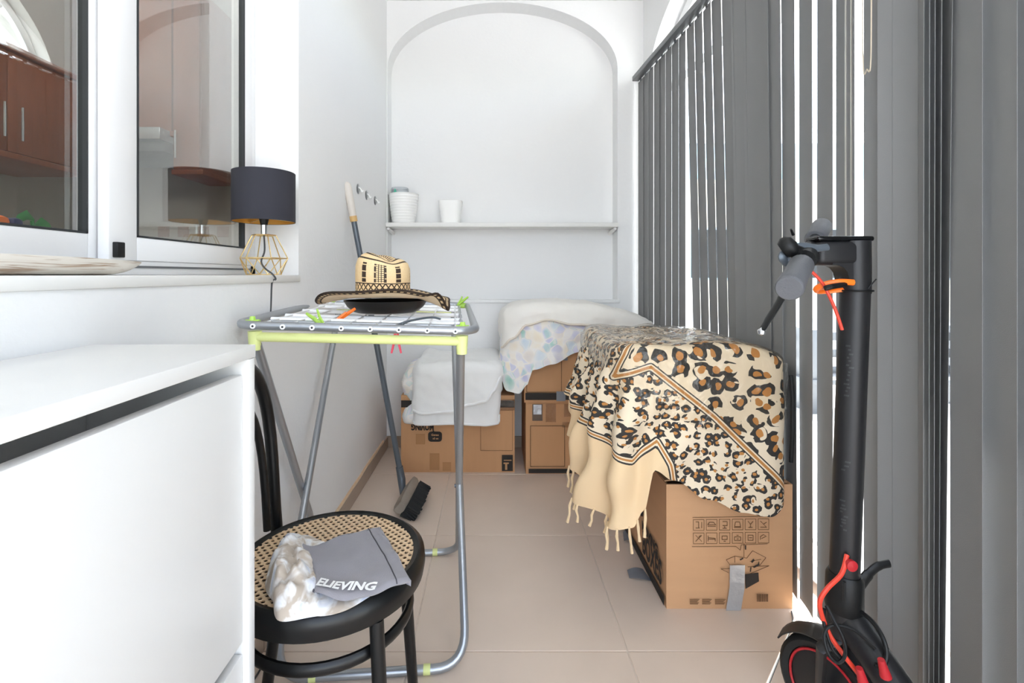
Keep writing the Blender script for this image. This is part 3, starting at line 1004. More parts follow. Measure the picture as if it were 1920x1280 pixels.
# ------------------------------------------------------------------ bentwood chair
chx, chy, SZ = -0.337, 1.012, 0.462
ch = thing('bentwood_chair', 'black bentwood chair with a round cane seat beside the cabinet', 'chair', (chx, chy, 0))
R_ = 0.192
prof = [(R_ - 0.028, SZ - 0.012), (R_ - 0.022, SZ + 0.001), (R_ - 0.012, SZ + 0.004), (R_, SZ - 0.004), (R_ + 0.002, SZ - 0.022), (R_ - 0.002, SZ - 0.043), (R_ - 0.024, SZ - 0.046), (R_ - 0.028, SZ - 0.012)]
MB().lathe(prof, (chx, chy, 0), 64).build('seat_rim', M_WOODBLK, ch, smooth=50)
tC = NT('cane_webbing')
co = tC.n('TexCoord').outputs['Object']
sx_ = tC.n('SeparateXYZ'); tC.t.links.new(co, sx_.inputs[0])
def cell(u, off=0.0):
    q = tC.math('FRACT', tC.math('ADD', tC.math('MULTIPLY', u, 1 / 0.0182), off))
    return tC.math('ABSOLUTE', tC.math('SUBTRACT', q, 0.5))
def dots(ox, oy):
    a, b = cell(sx_.outputs[0], ox), cell(sx_.outputs[1], oy)
    r2 = tC.math('ADD', tC.math('MULTIPLY', tC.math('MULTIPLY', a, a), 1.0), tC.math('MULTIPLY', tC.math('MULTIPLY', b, b), 1.0))
    return tC.math('LESS_THAN', r2, 0.048)
hole = tC.math('MAXIMUM', dots(0.5, 0.5), dots(0.0, 0.0))
tC.put(tC.b.inputs['Base Color'], tC.mix(tC.n('TexNoise', i_Scale=400.0, i_Vector=co).outputs[0], srgb('#cfae88'), srgb('#e2c7a4')))
tC.b.inputs['Roughness'].default_value = 0.55
trn = tC.n('BsdfTransparent')
mx = tC.n('MixShader'); tC.put(mx.inputs[0], hole)
tC.t.links.new(tC.b.outputs[0], mx.inputs[1]); tC.t.links.new(trn.outputs[0], mx.inputs[2]); tC.t.links.new(mx.outputs[0], tC.out.inputs[0])
MB().lathe([(0.001, SZ - 0.006), (0.09, SZ - 0.004), (R_ - 0.022, SZ - 0.001), (R_ - 0.022, SZ - 0.003), (0.09, SZ - 0.006), (0.001, SZ - 0.008)], (chx, chy, 0), 48).build('cane_seat', tC.m, ch)
MB().lathe([(R_ - 0.034, SZ - 0.024), (0.02, SZ - 0.024), (0.02, SZ - 0.028), (R_ - 0.034, SZ - 0.028)], (chx, chy, 0), 32).build('seat_board', mat('dark_wood_board', '#3a2f27', 0.7), ch)
for (dx, dy) in ((1, -1), (1, 1)):
    a = Vector((chx + 0.125 * dx, chy + 0.128 * dy, SZ - 0.044))
    b = Vector((chx + 0.150 * dx, chy + 0.150 * dy, 0.0))
    MB().tube([a, a.lerp(b, .4), a.lerp(b, .8), b], [0.0135, 0.0135, 0.0125, 0.010], 12).build('leg', M_WOODBLK, ch)
hoop = []
for k in range(25):
    t_ = k / 24
    an = PI * t_
    y = chy - 0.135 * math.cos(an)
    z = SZ + 0.03 + 0.36 * math.sin(an) ** 0.55
    hoop.append(Vector((chx - 0.175 - 0.05 * (z - SZ), y, z)))
lw = [Vector((chx - 0.21, chy - 0.15, 0)), Vector((chx - 0.18, chy - 0.14, 0.2)), Vector((chx - 0.172, chy - 0.136, SZ - 0.03))]
rw = [Vector((chx - 0.172, chy + 0.136, SZ - 0.03)), Vector((chx - 0.18, chy + 0.14, 0.2)), Vector((chx - 0.21, chy + 0.15, 0))]
MB().tube(lw, 0.0135, 12).build('leg', M_WOODBLK, ch)
MB().tube(rw, 0.0135, 12).build('leg', M_WOODBLK, ch)
MB().tube([lw[-1]] + hoop + [rw[0]], 0.0135, 12).build('backrest_hoop', M_WOODBLK, ch)
inner = []
for k in range(21):
    an = PI * k / 20
    z = SZ + 0.005 + 0.30 * math.sin(an) ** 0.7
    inner.append(Vector((chx - 0.172 - 0.05 * (z - SZ), chy - 0.086 * math.cos(an), z)))
MB().tube(inner, 0.0085, 10).build('inner_hoop', M_WOODBLK, ch)
MB().tube([Vector((chx + 0.162 * math.cos(2 * PI * k / 48), chy + 0.162 * math.sin(2 * PI * k / 48), 0.352)) for k in range(48)], 0.0105, 10, closed=True, flat=(0.8, 1.15)).build('leg_ring', M_WOODBLK, ch)

# clothes on the seat
def coons(top, right, bottom, left, n=36):
    """four edge polylines (top: A-B, right: B-C, bottom: D-C, left: A-D) -> grid of points"""
    def rs(pl):
        pl = catmull(pl, 10)
        d = [0]
        for i in range(1, len(pl)):
            d.append(d[-1] + (pl[i] - pl[i - 1]).length)
        out = []
        for k in range(n + 1):
            s_ = d[-1] * k / n
            i = 1
            while i < len(pl) - 1 and d[i] < s_:
                i += 1
            t_ = (s_ - d[i - 1]) / max(1e-9, d[i] - d[i - 1])
            out.append(pl[i - 1].lerp(pl[i], t_))
        return out
    T, R, B, Lf = rs(top), rs(right), rs(bottom), rs(left)
    rows = []
    for i in range(n + 1):
        v = i / n
        row = []
        for j in range(n + 1):
            u = j / n
            p = (1 - v) * T[j] + v * B[j] + (1 - u) * Lf[i] + u * R[i] - ((1 - u) * (1 - v) * T[0] + u * (1 - v) * T[-1] + (1 - u) * v * B[0] + u * v * B[-1])
            row.append(p)
        rows.append(row)
    return rows


def edge_fade(i, j, n, w=0.12):
    e = min(i, j, n - i, n - j) / n
    return min(1, e / w) ** 0.5


ZS = SZ + 0.006
def sp(l, z=ZS + 0.02): return [S(a, b, z) for (a, b) in l]
white = coons(sp([(497, 1078), (512, 1040), (540, 1000), (572, 988), (620, 1003), (690, 1000)]),
              sp([(690, 1000), (720, 1040), (715, 1085)]),
              sp([(512, 1108), (522, 1143), (580, 1137), (650, 1122), (715, 1085)]),
              sp([(497, 1078), (500, 1092), (512, 1108)]), 44)
for i, r in enumerate(white):
    for j, p in enumerate(r):
        f_ = edge_fade(i, j, 44, 0.22)
        u = j / 44
        wr_ = abs(noise.noise(Vector((p.x * 26, p.y * 20, 1.7)))) * 0.034 + abs(noise.noise(Vector((p.x * 55 + p.y * 30, p.y * 40, 4)))) * 0.014 + abs(noise.noise(Vector((p.x * 110, p.y * 70, 8)))) * 0.008
        bulge = 0.022 * math.exp(-((u - 0.33) / 0.22) ** 2)
        flat_ = 0.35 if u > 0.5 else 1.0
        p.z = ZS + 0.002 + f_ * (0.010 + (wr_ + bulge) * flat_ * (1 if u < 0.42 else max(0.18, 1 - (u - 0.42) * 4)))
tT = NT('white_tie_dye_cotton')
co = tT.n('TexCoord').outputs['Object']
nz = tT.n('TexNoise', i_Scale=16.0, i_Detail=3.0, i_Distortion=1.4, i_Vector=co)
rp = tT.n('ValToRGB'); e = rp.color_ramp.elements
e[0].position, e[0].color = 0.40, srgb('#bbaea0')
e[1].position, e[1].color = 0.53, srgb('#e8e8e9')
x_ = e.new(0.70); x_.color = srgb('#b9c1da')
tT.t.links.new(nz.outputs[0], rp.inputs[0]); tT.put(tT.b.inputs['Base Color'], rp.outputs[0]); tT.b.inputs['Roughness'].default_value = 0.9
o = MB().sheet(white, -0.004).build('tie_dye_shirt', tT.m, smooth=80)
tag(o, 'crumpled white and sand tie-dye shirt on the cane seat', 'shirt')

M_GSHIRT = mat('grey_cotton', '#8b888e', 0.95, bump=0.25, bs=500, var=0.05, vs_=12, sheen=0.2)
def gz(x, y): return ZS + 0.028 + 0.005 * noise.noise(Vector((x * 22, y * 22, 9)))
grey = coons(sp([(557, 1018), (578, 1026), (605, 1022), (650, 1003), (714, 981)]),
             sp([(714, 981), (728, 1005), (742, 1028), (757, 1054), (771, 1078)]),
             sp([(588, 1112), (612, 1122), (650, 1126), (700, 1110), (738, 1094), (771, 1078)]),
             sp([(557, 1018), (566, 1036), (583, 1060), (590, 1085), (588, 1112)]), 44)
for i, r in enumerate(grey):
    for j, p in enumerate(r):
        p.z = gz(p.x, p.y) - 0.006 * (1 - edge_fade(i, j, 44, 0.03)) - 0.010 * (j / 44) ** 2
gs = thing('grey_shirt', 'folded grey shirt with white lettering along its edge on the cane seat', 'shirt', S(660, 1050, ZS))
MB().sheet(grey, -0.010).build('folded_body', M_GSHIRT, gs, smooth=80)
M_SEAM = mat('dark_grey_seam', '#4d4b50', 0.9)
col = 37
MB().tube([grey[i][col] + Vector((0, 0, 0.0008)) for i in range(0, 45)], 0.0011, 5).build('waist_seam', M_SEAM, gs)
MB().tube([grey[i][0] + Vector((0, 0, 0.0004)) for i in range(45)], 0.0020, 5).build('edge_seam', M_SEAM, gs)
MB().tube([grey[0][j] + Vector((0, 0, 0.0004)) for j in range(45)], 0.0016, 5).build('edge_seam', M_SEAM, gs)
v, f = text_verts('ELIEVING', 0.036, extrude=0.0, spacing=0.98, bold=0.0014)
a, b = S(592, 1098, ZS + .03), S(702, 1103, ZS + .03)
mid = (a + b) / 2
xd = (b - a).normalized()
w = max(p.x for p in v) - min(p.x for p in v)
k = (b - a).length / w
yd = Vector((-xd.y, xd.x, 0))
mb = MB()
mb.add([(lambda q: Vector((q.x, q.y, gz(q.x, q.y) + 0.0015)))(mid + xd * (p.x * k) + yd * (p.y * k * 1.15 - 0.55 * (p.x * k) ** 2 * -6)) for p in v], f)
v2 = [p + Vector((0, 0, 0.0012)) for p in mb.v]; n0 = len(mb.v)
mb.v = v2
mb.build('lettering', mat('white_print', '#f2f2f2', 0.8), gs, smooth=0)

# ------------------------------------------------------------------ drying rack
RC = Vector((-0.325, 1.16, 0))
rdv = Vector((-0.08, 1, 0)).normalized()
rdu = Vector((rdv.y, -rdv.x, 0))
TOPZ = 0.915
def R(u, v, z): return RC + rdu * u + rdv * v + Vector((0, 0, z))
def RT(u, v, dz=0.0): return R(u, v, TOPZ - 0.035 * u + 0.012 * v + dz)
rk = thing('drying_rack', 'grey folding clothes drying rack with lime plastic end bar', 'drying rack', R(0, 0.36, 0))
RL, RWD = 0.86, 0.285
fr = fillet([RT(0, 0), RT(RWD, 0), RT(RWD, RL), RT(-RWD, RL), RT(-RWD, 0), RT(0, 0)], 0.07, 8)[:-1]
MB().tube(fr, 0.0105, 12, closed=True).build('top_frame', M_STEEL, rk)
for k in range(8):
    u = -0.234 + 0.468 * k / 7
    MB().tube([RT(u, 0.0), RT(u, RL)], 0.0026, 8).build('wire', M_WIRE, rk)
    c = RT(u, -0.0105)
    MB().tube([c, c - rdv * 0.003], 0.0062, 10).build('wire_end_cap', M_WIRE, rk)
    MB().tube([c, c - rdv * 0.0042], 0.0026, 8).build('wire_end_hole', M_GASK, rk)
for v_, dz in ((0.16, -0.002), (0.27, -0.003), (0.43, -0.003), (0.62, -0.004), (0.76, -0.004)):
    MB().tube([RT(-0.255, v_, dz), RT(0.255, v_, dz)], 0.0062, 8).build('cross_bar', M_WIRE, rk)
# folded wing: a second thin frame lying on the wires
wg = fillet([RT(-0.24, 0.10, -0.002), RT(0.25, 0.10, -0.002), RT(0.25, 0.80, -0.002), RT(-0.24, 0.80, -0.002)], 0.05, 6)
MB().tube(wg, 0.0055, 8).build('wing_frame', M_STEEL, rk)
for (u, v_) in ((-0.252, 0.032), (0.252, 0.032), (0.262, RL - 0.04), (-0.262, RL - 0.04)):
    a = RT(u, v_)
    MB().tube([a - rdu * 0.016, a + rdu * 0.016], 0.0105, 12).build('corner_joint', M_GREEN, rk)
    MB().tube([a, a + Vector((0, 0, 0.018))], [0.009, 0.006], 8).build('joint_lug', M_GREEN, rk)
EB = 0.884
MB().tube([R(-0.247, 0.04, EB + 0.008), R(0.247, 0.04, EB - 0.008)], 0.0115, 12, flat=(1.15, 1)).build('end_bar', M_LIME, rk)
for sgn in (-1, 1):
    a = R(0.25 * sgn, 0.04, EB - 0.008 * sgn)
    MB().tube([a + Vector((0, 0, 0.014)), a - Vector((0, 0, 0.032))], [0.016, 0.013], 12).build('end_bracket', M_LIME, rk)
MB().tube([R(-0.235, 0.80, TOPZ - 0.02), R(0.235, 0.80, TOPZ - 0.024)], 0.010, 10).build('rear_bar', M_LIME, rk)
legB = fillet([R(-0.247, 0.045, EB - 0.012), R(-0.247, 0.64, 0.012), R(0.247, 0.64, 0.012), R(0.247, 0.045, EB - 0.02)], 0.075, 8)
legA = fillet([R(-0.228, 0.80, TOPZ - 0.02), R(-0.228, 0.10, 0.012), R(0.262, 0.10, 0.012), R(0.228, 0.80, TOPZ - 0.024)], 0.085, 8)
MB().tube(legB, 0.0115, 12).build('leg_frame', M_STEEL, rk)
MB().tube(legA, 0.0115, 12).build('leg_frame', M_STEEL, rk)
for (v_, u) in ((0.10, -0.13), (0.10, 0.16), (0.64, -0.14), (0.64, 0.16)):
    MB().tube([R(u - 0.009, v_, 0.0125), R(u + 0.009, v_, 0.0125)], 0.0125, 12).build('foot_band', M_LIME, rk)
for sgn in (-1, 1):
    # pivot where the two leg frames cross
    t_ = 0.43
    pz = 0.36
    MB().tube([R(0.232 * sgn, 0.40, 0.36), R(0.252 * sgn, 0.40, 0.36)], 0.006, 8).build('pivot', M_DSTEEL, rk)

# pan and hat on the rack
PZ = TOPZ + 0.0145
pcx = P(724, 0, 1.475).x
pan = thing('shallow_pan', 'shallow black round pan lying on the drying rack under the hat', 'pan', (pcx, 1.475, PZ))
M_PAN = mat('black_enamel', '#0f1011', 0.4)
MB().lathe([(0.0, 0), (0.085, 0), (0.097, 0.004), (0.113, 0.018), (0.122, 0.033), (0.1235, 0.036), (0.119, 0.036), (0.108, 0.018), (0.09, 0.006), (0.0, 0.006)], (pcx, 1.475, PZ), 56).build('bowl', M_PAN, pan, smooth=50)
tH = NT('woven_straw_pattern')
co = tH.n('TexCoord').outputs['UV']
sp_ = tH.n('SeparateXYZ'); tH.t.links.new(co, sp_.inputs[0])
U, V = sp_.outputs[0], sp_.outputs[1]
def band(x, a, b):
    return tH.math('MULTIPLY', tH.math('GREATER_THAN', x, a), tH.math('LESS_THAN', x, b))
def fr_(x, k, off=0.0): return tH.math('FRACT', tH.math('ADD', tH.math('MULTIPLY', x, k), off))
def OR(a, b): return tH.math('MAXIMUM', a, b)
def AND(a, b): return tH.math('MULTIPLY', a, b)
# crown: V from 2.0 (base) to 3.0 (top); brim: V from 0 (edge) to 1 (crown foot)
def column(u0, u1): return AND(band(U, u0, u1), band(V, 2.34, 2.70))
rowgap = tH.math('GREATER_THAN', fr_(V, 8.3), 0.14)
colA = AND(OR(OR(column(0.655, 0.685), column(0.862, 0.895)), OR(column(0.10, 0.13), column(0.35, 0.385))), rowgap)
colB = AND(OR(OR(column(0.735, 0.746), column(0.795, 0.806)), OR(column(0.22, 0.232), column(0.28, 0.292))), rowgap)
grid_ = AND(OR(column(0.746, 0.795), column(0.232, 0.28)), OR(band(fr_(U, 62), 0.0, 0.28), band(fr_(V, 25), 0.0, 0.28)))
zz_ = tH.math('ABSOLUTE', tH.math('SUBTRACT', fr_(U, 30), 0.5))
vv = tH.math('MULTIPLY', tH.math('ABSOLUTE', tH.math('SUBTRACT', fr_(V, 5.9, 0.33), 0.5)), 1.0)
hb_ = AND(band(V, 2.14, 2.31), tH.math('LESS_THAN', tH.math('ABSOLUTE', tH.math('SUBTRACT', zz_, vv)), 0.13))
hbl = OR(band(V, 2.125, 2.145), band(V, 2.305, 2.325))
topb = OR(band(V, 2.76, 2.785), OR(band(V, 2.85, 2.88), AND(band(V, 2.90, 2.96), tH.math('GREATER_THAN', fr_(U, 28), 0.5))))
rim1 = AND(band(V, 0.0, 0.12), tH.math('LESS_THAN', V, 1.5))
rimd = AND(band(V, 0.03, 0.085), band(fr_(U, 64), 0.28, 0.78))
rim2 = AND(band(V, 0.17, 0.24), tH.math('GREATER_THAN', V, -1))
rim2b = OR(band(V, 0.30, 0.33), AND(band(V, 0.42, 0.62), tH.math('GREATER_THAN', fr_(U, 36), 0.55)))
dark = OR(OR(OR(colA, colB), OR(grid_, hb_)), OR(OR(hbl, topb), OR(AND(rim1, tH.math('SUBTRACT', 1.0, rimd)), OR(rim2, rim2b))))
wv = tH.n('TexNoise', i_Scale=260.0, i_Vector=tH.n('TexCoord').outputs['Object'])
straw = tH.mix(wv.outputs[0], srgb('#d9b888'), srgb('#eed5aa'))
tH.put(tH.b.inputs['Base Color'], tH.mix(dark, straw, srgb('#37271c')))
tH.b.inputs['Roughness'].default_value = 0.75
wav = tH.n('TexWave', i_Scale=2.0, i_Vector=co); wav.bands_direction = 'Y'
tH.bump(wav.outputs[0], 0.15, 0.001)
hc_ = Vector((P(721, 0, 1.475).x, 1.475, PZ + 0.036))
hat = thing('straw_hat', 'cream and black woven straw hat with wide curled brim on the black pan', 'hat', hc_)
NA = 96
def brim_pt(an, k, under=0.0):
    """k 0 = edge, 1 = crown foot"""
    c_, s_ = math.cos(an), math.sin(an)
    re = 0.192 if s_ < 0 else 0.19
    r = re + (0.086 - re) * k
    e = 1 - k
    z = 0.003 + 0.012 * k ** 3 + 0.034 * max(0, -s_) ** 1.2 * e ** 1.3 + 0.022 * max(0, s_) * e - 0.008 * abs(c_) ** 3 * e ** 1.5
    z += (0.004 * math.sin(5 * an + 1) + (0.016 * math.exp(-((an - 5.75) / 0.16) ** 2) - 0.028 * math.exp(-((an - 6.12) / 0.14) ** 2))) * e ** 2
    x = r * c_ * (1.0 + 0.03 * e)
    y = r * s_ * (0.93 if s_ < 0 else 0.95)
    return hc_ + Vector((x, y, z - under))
rows, uvs = [], []
for i in range(13):
    k = i / 12
    for q in range(NA):
        an = 2 * PI * q / NA
        rows.append(brim_pt(an, k)); uvs.append((q / NA, k))
def grid_closed(nr): return [[i * NA + q, i * NA + (q + 1) % NA, (i + 1) * NA + (q + 1) % NA, (i + 1) * NA + q] for i in range(nr - 1) for q in range(NA)]
mb = MB(); mb.add(rows, grid_closed(13))
mb.build('brim_top', tH.m, hat, smooth=80, uv=uvs)
mb = MB(); mb.add([brim_pt(2 * PI * q / NA, i / 12 * 1.0, 0.0025) for i in range(13) for q in range(NA)], grid_closed(13))
mb.build('brim_underside', mat('pale_straw', '#e8d3b4', 0.8, bump=0.3, bs=150), hat, smooth=80)
mb = MB(); mb.add([brim_pt(2 * PI * q / NA, i / 3 * 0.15, 0.0042) for i in range(4) for q in range(NA)], grid_closed(4))
mb.build('brim_trim', tH.m, hat, smooth=80, uv=[(q / NA, i / 3 * 0.13) for i in range(4) for q in range(NA)])
MB().tube([brim_pt(2 * PI * q / NA, 0.0, 0.0012) for q in range(NA)], 0.0026, 6, closed=True).build('edge_binding', mat('dark_brown_braid', '#33241a', 0.8), hat)
rows, uvs = [], []
CP = [(0.0, 0.086), (0.008, 0.081), (0.03, 0.0805), (0.06, 0.081), (0.085, 0.080), (0.103, 0.074), (0.114, 0.062), (0.120, 0.047), (0.118, 0.030), (0.110, 0.012), (0.108, 0.0005)]
CV = [2.02, 2.08, 2.26, 2.46, 2.62, 2.74, 2.81, 2.87, 2.92, 2.97, 3.0]
for (z, r), vv_ in zip(CP, CV):
    for q in range(NA):
        an = 2 * PI * q / NA
        c_, s_ = math.cos(an), math.sin(an)
        dent = 0.016 * math.exp(-((an - 5.4) / 0.5) ** 2) * (z / 0.12) ** 2 + 0.003 * math.sin(3 * an) * z / 0.12
        rr_ = r * (1 - dent * 4 * (z / 0.12))
        zz2 = z - dent * 0.9 + 0.008 * c_ * -1 * (z / 0.12) ** 2
        rows.append(hc_ + Vector((rr_ * c_ - 0.004, rr_ * s_ * 1.05, 0.014 + zz2))); uvs.append((q / NA, vv_))
mb = MB(); mb.add(rows, grid_closed(len(CP)))
mb.build('crown', tH.m, hat, smooth=80, uv=uvs)

# clothes pegs
def peg(name, label, c, axis, spread, m, L=0.085, grp='pegs on the drying rack'):
    ax_ = Vector(axis).normalized(); sp2 = Vector(spread).normalized()
    t_ = thing(name, label, 'clothes peg', c, grp)
    c = Vector(c)
    for sg in (-1, 1):
        a = c - ax_ * L * 0.55 + sp2 * sg * 0.002
        b = c + sp2 * sg * 0.006
        d = c + ax_ * L * 0.45 + sp2 * sg * 0.014
        MB().tube([a, a.lerp(b, .5), b, d], [0.0030, 0.0046, 0.0050, 0.0034], 6, flat=(0.8, 1.2)).build('prong', m, t_)
    MB().tube([c - sp2 * 0.009, c + sp2 * 0.009], 0.0032, 8).build('spring', M_CHROME, t_)
gp = P(595, 597, 1.24)
peg('clothes_peg', 'light green peg clipped near the left front of the drying rack', gp, P(575, 566, 1.30) - P(612, 612, 1.18), (0.8, 0.5, 0.3), M_GREEN, 0.10)
peg('clothes_peg', 'orange peg clipped beside the black pan', P(644, 592, 1.33), P(655, 580, 1.34) - P(630, 598, 1.32), (0.6, 0.6, 0.3), M_ORANGE, 0.055)
peg('clothes_peg', 'pink peg hanging below the lime end bar', P(743, 640, 1.42), (0, 0, -1), (1, 0, 0), M_PINK, 0.075)
peg('clothes_peg', 'light green peg at the far right corner of the drying rack', RT(0.262, RL - 0.06, 0.022), (0.3, 0.5, 0.35), (0.8, -0.4, 0), M_GREEN, 0.06)
pts = [P(738, 612, 1.20), P(762, 603, 1.23), P(790, 597, 1.27), P(812, 595, 1.30), P(826, 598, 1.30)]
hk = thing('hanger_hook', 'dark grey thin hook lying on the front wires of the drying rack', 'hook', pts[2])
MB().tube(catmull(pts, 6), [0.0042] * 25, 8, flat=(1, 0.7)).build('rod', M_DSTEEL, hk)
MB().tube(catmull([P(750, 619, 1.19), P(756, 607, 1.215), P(770, 601, 1.24)], 5), 0.003, 8).build('prong', M_DSTEEL, hk)

# ------------------------------------------------------------------ cardboard boxes
def card_box(name, label, x0, x1, y0, y1, z0, z1, m=M_CARD, rot=0.0, open_top=False, group='cardboard moving boxes'):
    t_ = thing(name, label, 'box', ((x0 + x1) / 2, (y0 + y1) / 2, z0), group)
    th = 0.005
    def bw(a): return 0.0015 * random.uniform(-1, 1)
    def panel(nm, pts, nrm):
        # slightly bowed board
        a, b, c, d = [Vector(p) for p in pts]
        n = Vector(nrm)
        rows = []
        amp = random.uniform(0.002, 0.005)
        for i in range(7):
            row = []
            for j in range(9):
                u, v = j / 8, i / 6
                p = a.lerp(b, u).lerp(d.lerp(c, u), v)
                row.append(p + n * (amp * math.sin(PI * u) * math.sin(PI * v)))
            rows.append(row)
        mbb = MB(); mbb.sheet(rows, th)
        return mbb.build(nm, m, t_, smooth=40)
    panel('front_panel', [(x0, y0, z0), (x1, y0, z0), (x1, y0, z1), (x0, y0, z1)], (0, -1, 0))
    panel('back_panel', [(x1, y1, z0), (x0, y1, z0), (x0, y1, z1), (x1, y1, z1)], (0, 1, 0))
    panel('side_panel', [(x0, y1, z0), (x0, y0, z0), (x0, y0, z1), (x0, y1, z1)], (-1, 0, 0))
    panel('side_panel', [(x1, y0, z0), (x1, y1, z0), (x1, y1, z1), (x1, y0, z1)], (1, 0, 0))
    MB().box((x0 + .004, y0 + .004, z0 + 0.001), (x1 - .004, y1 - .004, z0 + 0.006)).build('bottom_panel', m, t_, smooth=0)
    ym = (y0 + y1) / 2
    if not open_top:
        MB().box((x0 + .001, y0 + .001, z1 - 0.005), (x1 - .001, ym - .001, z1), 0.001, 1).build('flap', m, t_, smooth=0)
        MB().box((x0 + .001, ym + .001, z1 - 0.005), (x1 - .001, y1 - .001, z1), 0.001, 1).build('flap', m, t_, smooth=0)
    return t_


def front_rect(t_, y, xa, xb, za, zb, m, name='print', off=0.006):
    return MB().box((xa, y - off, za), (xb, y - off + 0.0012, zb)).build(name, m, t_, smooth=0)


def outline(t_, y, xa, xb, za, zb, m, w=0.0016, name='printed_line', off=0.006):
    mbb = MB()
    for (a, b, c, d) in ((xa, xb, za, za + w), (xa, xb, zb - w, zb), (xa, xa + w, za, zb), (xb - w, xb, za, zb)):
        mbb.box((a, y - off, c), (b, y - off + 0.001, d))
    return mbb.build(name, m, t_, smooth=0)


# box A: under the white bedding, beside the broom
YA = 2.574
xa0, xa1 = P(752, 0, YA).x, P(965, 0, YA).x
zA = P(0, 741, YA).z
bA = card_box('moving_box', 'cardboard moving box with upside-down lettering under the white bedding', xa0, xa1, YA, 2.93, 0, zA, M_CARD2)
def fx(px, d): return (px - CX) / F * d
def fz(py, d): return EYE - (py - CY) / F * d
outline(bA, YA, fx(901, YA), fx(961, YA), fz(844, YA), fz(768, YA), M_INKB)
front_rect(bA, YA, fx(941, YA), fx(961.5, YA), fz(882, YA), fz(852, YA), M_INK, 'printed_block')
front_rect(bA, YA, fx(944, YA), fx(954, YA), fz(868.6, YA), fz(866, YA), M_PATCH, 'printed_mark', 0.0072)
front_rect(bA, YA, fx(947, YA), fx(951, YA), fz(879.5, YA), fz(868, YA), M_PATCH, 'printed_mark', 0.0072)
front_rect(bA, YA, fx(944.5, YA), fx(959, YA), fz(862.5, YA), fz(861, YA), M_PATCH, 'printed_mark', 0.0072)
front_rect(bA, YA, fx(752.5, YA), fx(964, YA), fz(763, YA), fz(750, YA), M_INK, 'printed_band')
mbb = MB(); mbb.box((fx(803, YA), YA - 0.0072, fz(827, YA)), (fx(829, YA), YA - 0.006, fz(808, YA)))
bm_ = bmesh.new(); bmesh.ops.create_cube(bm_, size=1)
w_, h_ = fx(829, YA) - fx(803, YA), fz(808, YA) - fz(827, YA)
for v_ in bm_.verts:
    v_.co = Vector((v_.co.x * w_ + fx(816, YA), v_.co.y * 0.0012 + YA - 0.0065, v_.co.z * h_ + fz(817.5, YA)))
bmesh.ops.bevel(bm_, geom=[e_ for e_ in bm_.edges if abs((e_.verts[0].co - e_.verts[1].co).y) > 0.0005], offset=0.016, segments=4, affect='EDGES', profile=0.5)
mbb = MB(); mbb.bm(bm_)
mbb.prism([(fx(811, YA), YA - 0.0071, fz(808.5, YA)), (fx(815, YA), YA - 0.0071, fz(808.5, YA)), (fx(812, YA), YA - 0.0071, fz(804, YA))], (0, 0.001, 0))
mbb.build('speech_bubble', M_INK, bA, smooth=0)
Mt = frame_matrix((fx(816, YA), YA - 0.0075, fz(814.3, YA)), (1, 0, 0), (0, 0, 1))
lettering('Genau', 0.0150, Mt, M_PATCH, bA, bold=0.0004)
Mt = frame_matrix((fx(817, YA), YA - 0.0075, fz(821, YA)), (1, 0, 0), (0, 0, 1))
lettering('x5 en', 0.0135, Mt, M_PATCH, bA, bold=0.0004)
Mt = frame_matrix((fx(792.5, YA), YA - 0.0065, fz(799, YA)), (-1, 0, 0), (0, 0, -1))
lettering('MOVING', 0.046, Mt, M_INK, bA, sx=0.66, bold=0.0018)
for (pa, pb, qa, qb) in ((780, 797, 813, 832), (806, 824, 849, 880), (830, 846, 866, 882)):
    front_rect(bA, YA, fx(pa, YA), fx(pb, YA), fz(qb, YA), fz(qa, YA), mat('cardboard_scuff', '#aa7d54', 0.9), 'tape_scar', 0.0055)
# clear tape over its right edge
rows = [[Vector((fx(939 + 26 * j / 8, YA), YA - 0.0085 - 0.002 * math.sin(j * 2.3 + i), fz(748 + 20 * i / 6, YA))) for j in range(9)] for i in range(7)]
MB().sheet(rows, 0.0004).build('clear_tape', M_CLEAR, bA)

# boxes B (below) and C (above): the stack by the end wall
YB2 = 2.553
xb0 = P(986, 0, YB2).x
zB = P(0, 754, YB2).z
bB = card_box('moving_box', 'lower cardboard box of the stack beside the leopard throw', xb0, xb0 + 0.60, YB2, 2.93, 0, zB, M_CARD2)
outline(bB, YB2, fx(994, YB2), fx(1059, YB2), fz(874, YB2), fz(797, YB2), M_INKB, 0.003)
front_rect(bB, YB2, fx(991, YB2), fx(1150, YB2), fz(889 - 3, YB2), fz(878, YB2), M_INK, 'printed_band')
front_rect(bB, YB2, fx(998, YB2), fx(1017, YB2), fz(788, YB2), fz(757, YB2), mat('dark_label', '#5c4a3c', 0.5), 'label')
front_rect(bB, YB2, fx(1000, YB2), fx(1015, YB2), fz(776, YB2), fz(758, YB2), M_TAPE, 'label_film', 0.0072)
for (pa, pb, qa, qb) in ((1023, 1042, 756, 790), (1057, 1084, 756, 780), (1054, 1072, 790, 800)):
    rows = [[Vector((fx(pa + (pb - pa) * j / 6, YB2), YB2 - 0.0085 - 0.002 * math.sin(j * 2.1 + i * 1.3), fz(qa + (qb - qa) * i / 6, YB2))) for j in range(7)] for i in range(7)]
    MB().sheet(rows, 0.0004).build('clear_tape', M_CLEAR, bB)
YC2 = 2.545
xc0 = P(983, 0, YC2).x
bC = card_box('moving_box', 'upper cardboard box of the stack under the floral quilt', xc0, xc0 + 0.62, YC2, 2.92, zB + 0.001, zB + 0.34, M_CARD2)
front_rect(bC, YC2, fx(985, YC2), fx(1083, YC2), fz(749, YC2), fz(736, YC2), M_INK, 'printed_band')
outline(bC, YC2, fx(987, YC2), fx(1053, YC2), fz(735, YC2), fz(640, YC2), M_INKB, 0.003)
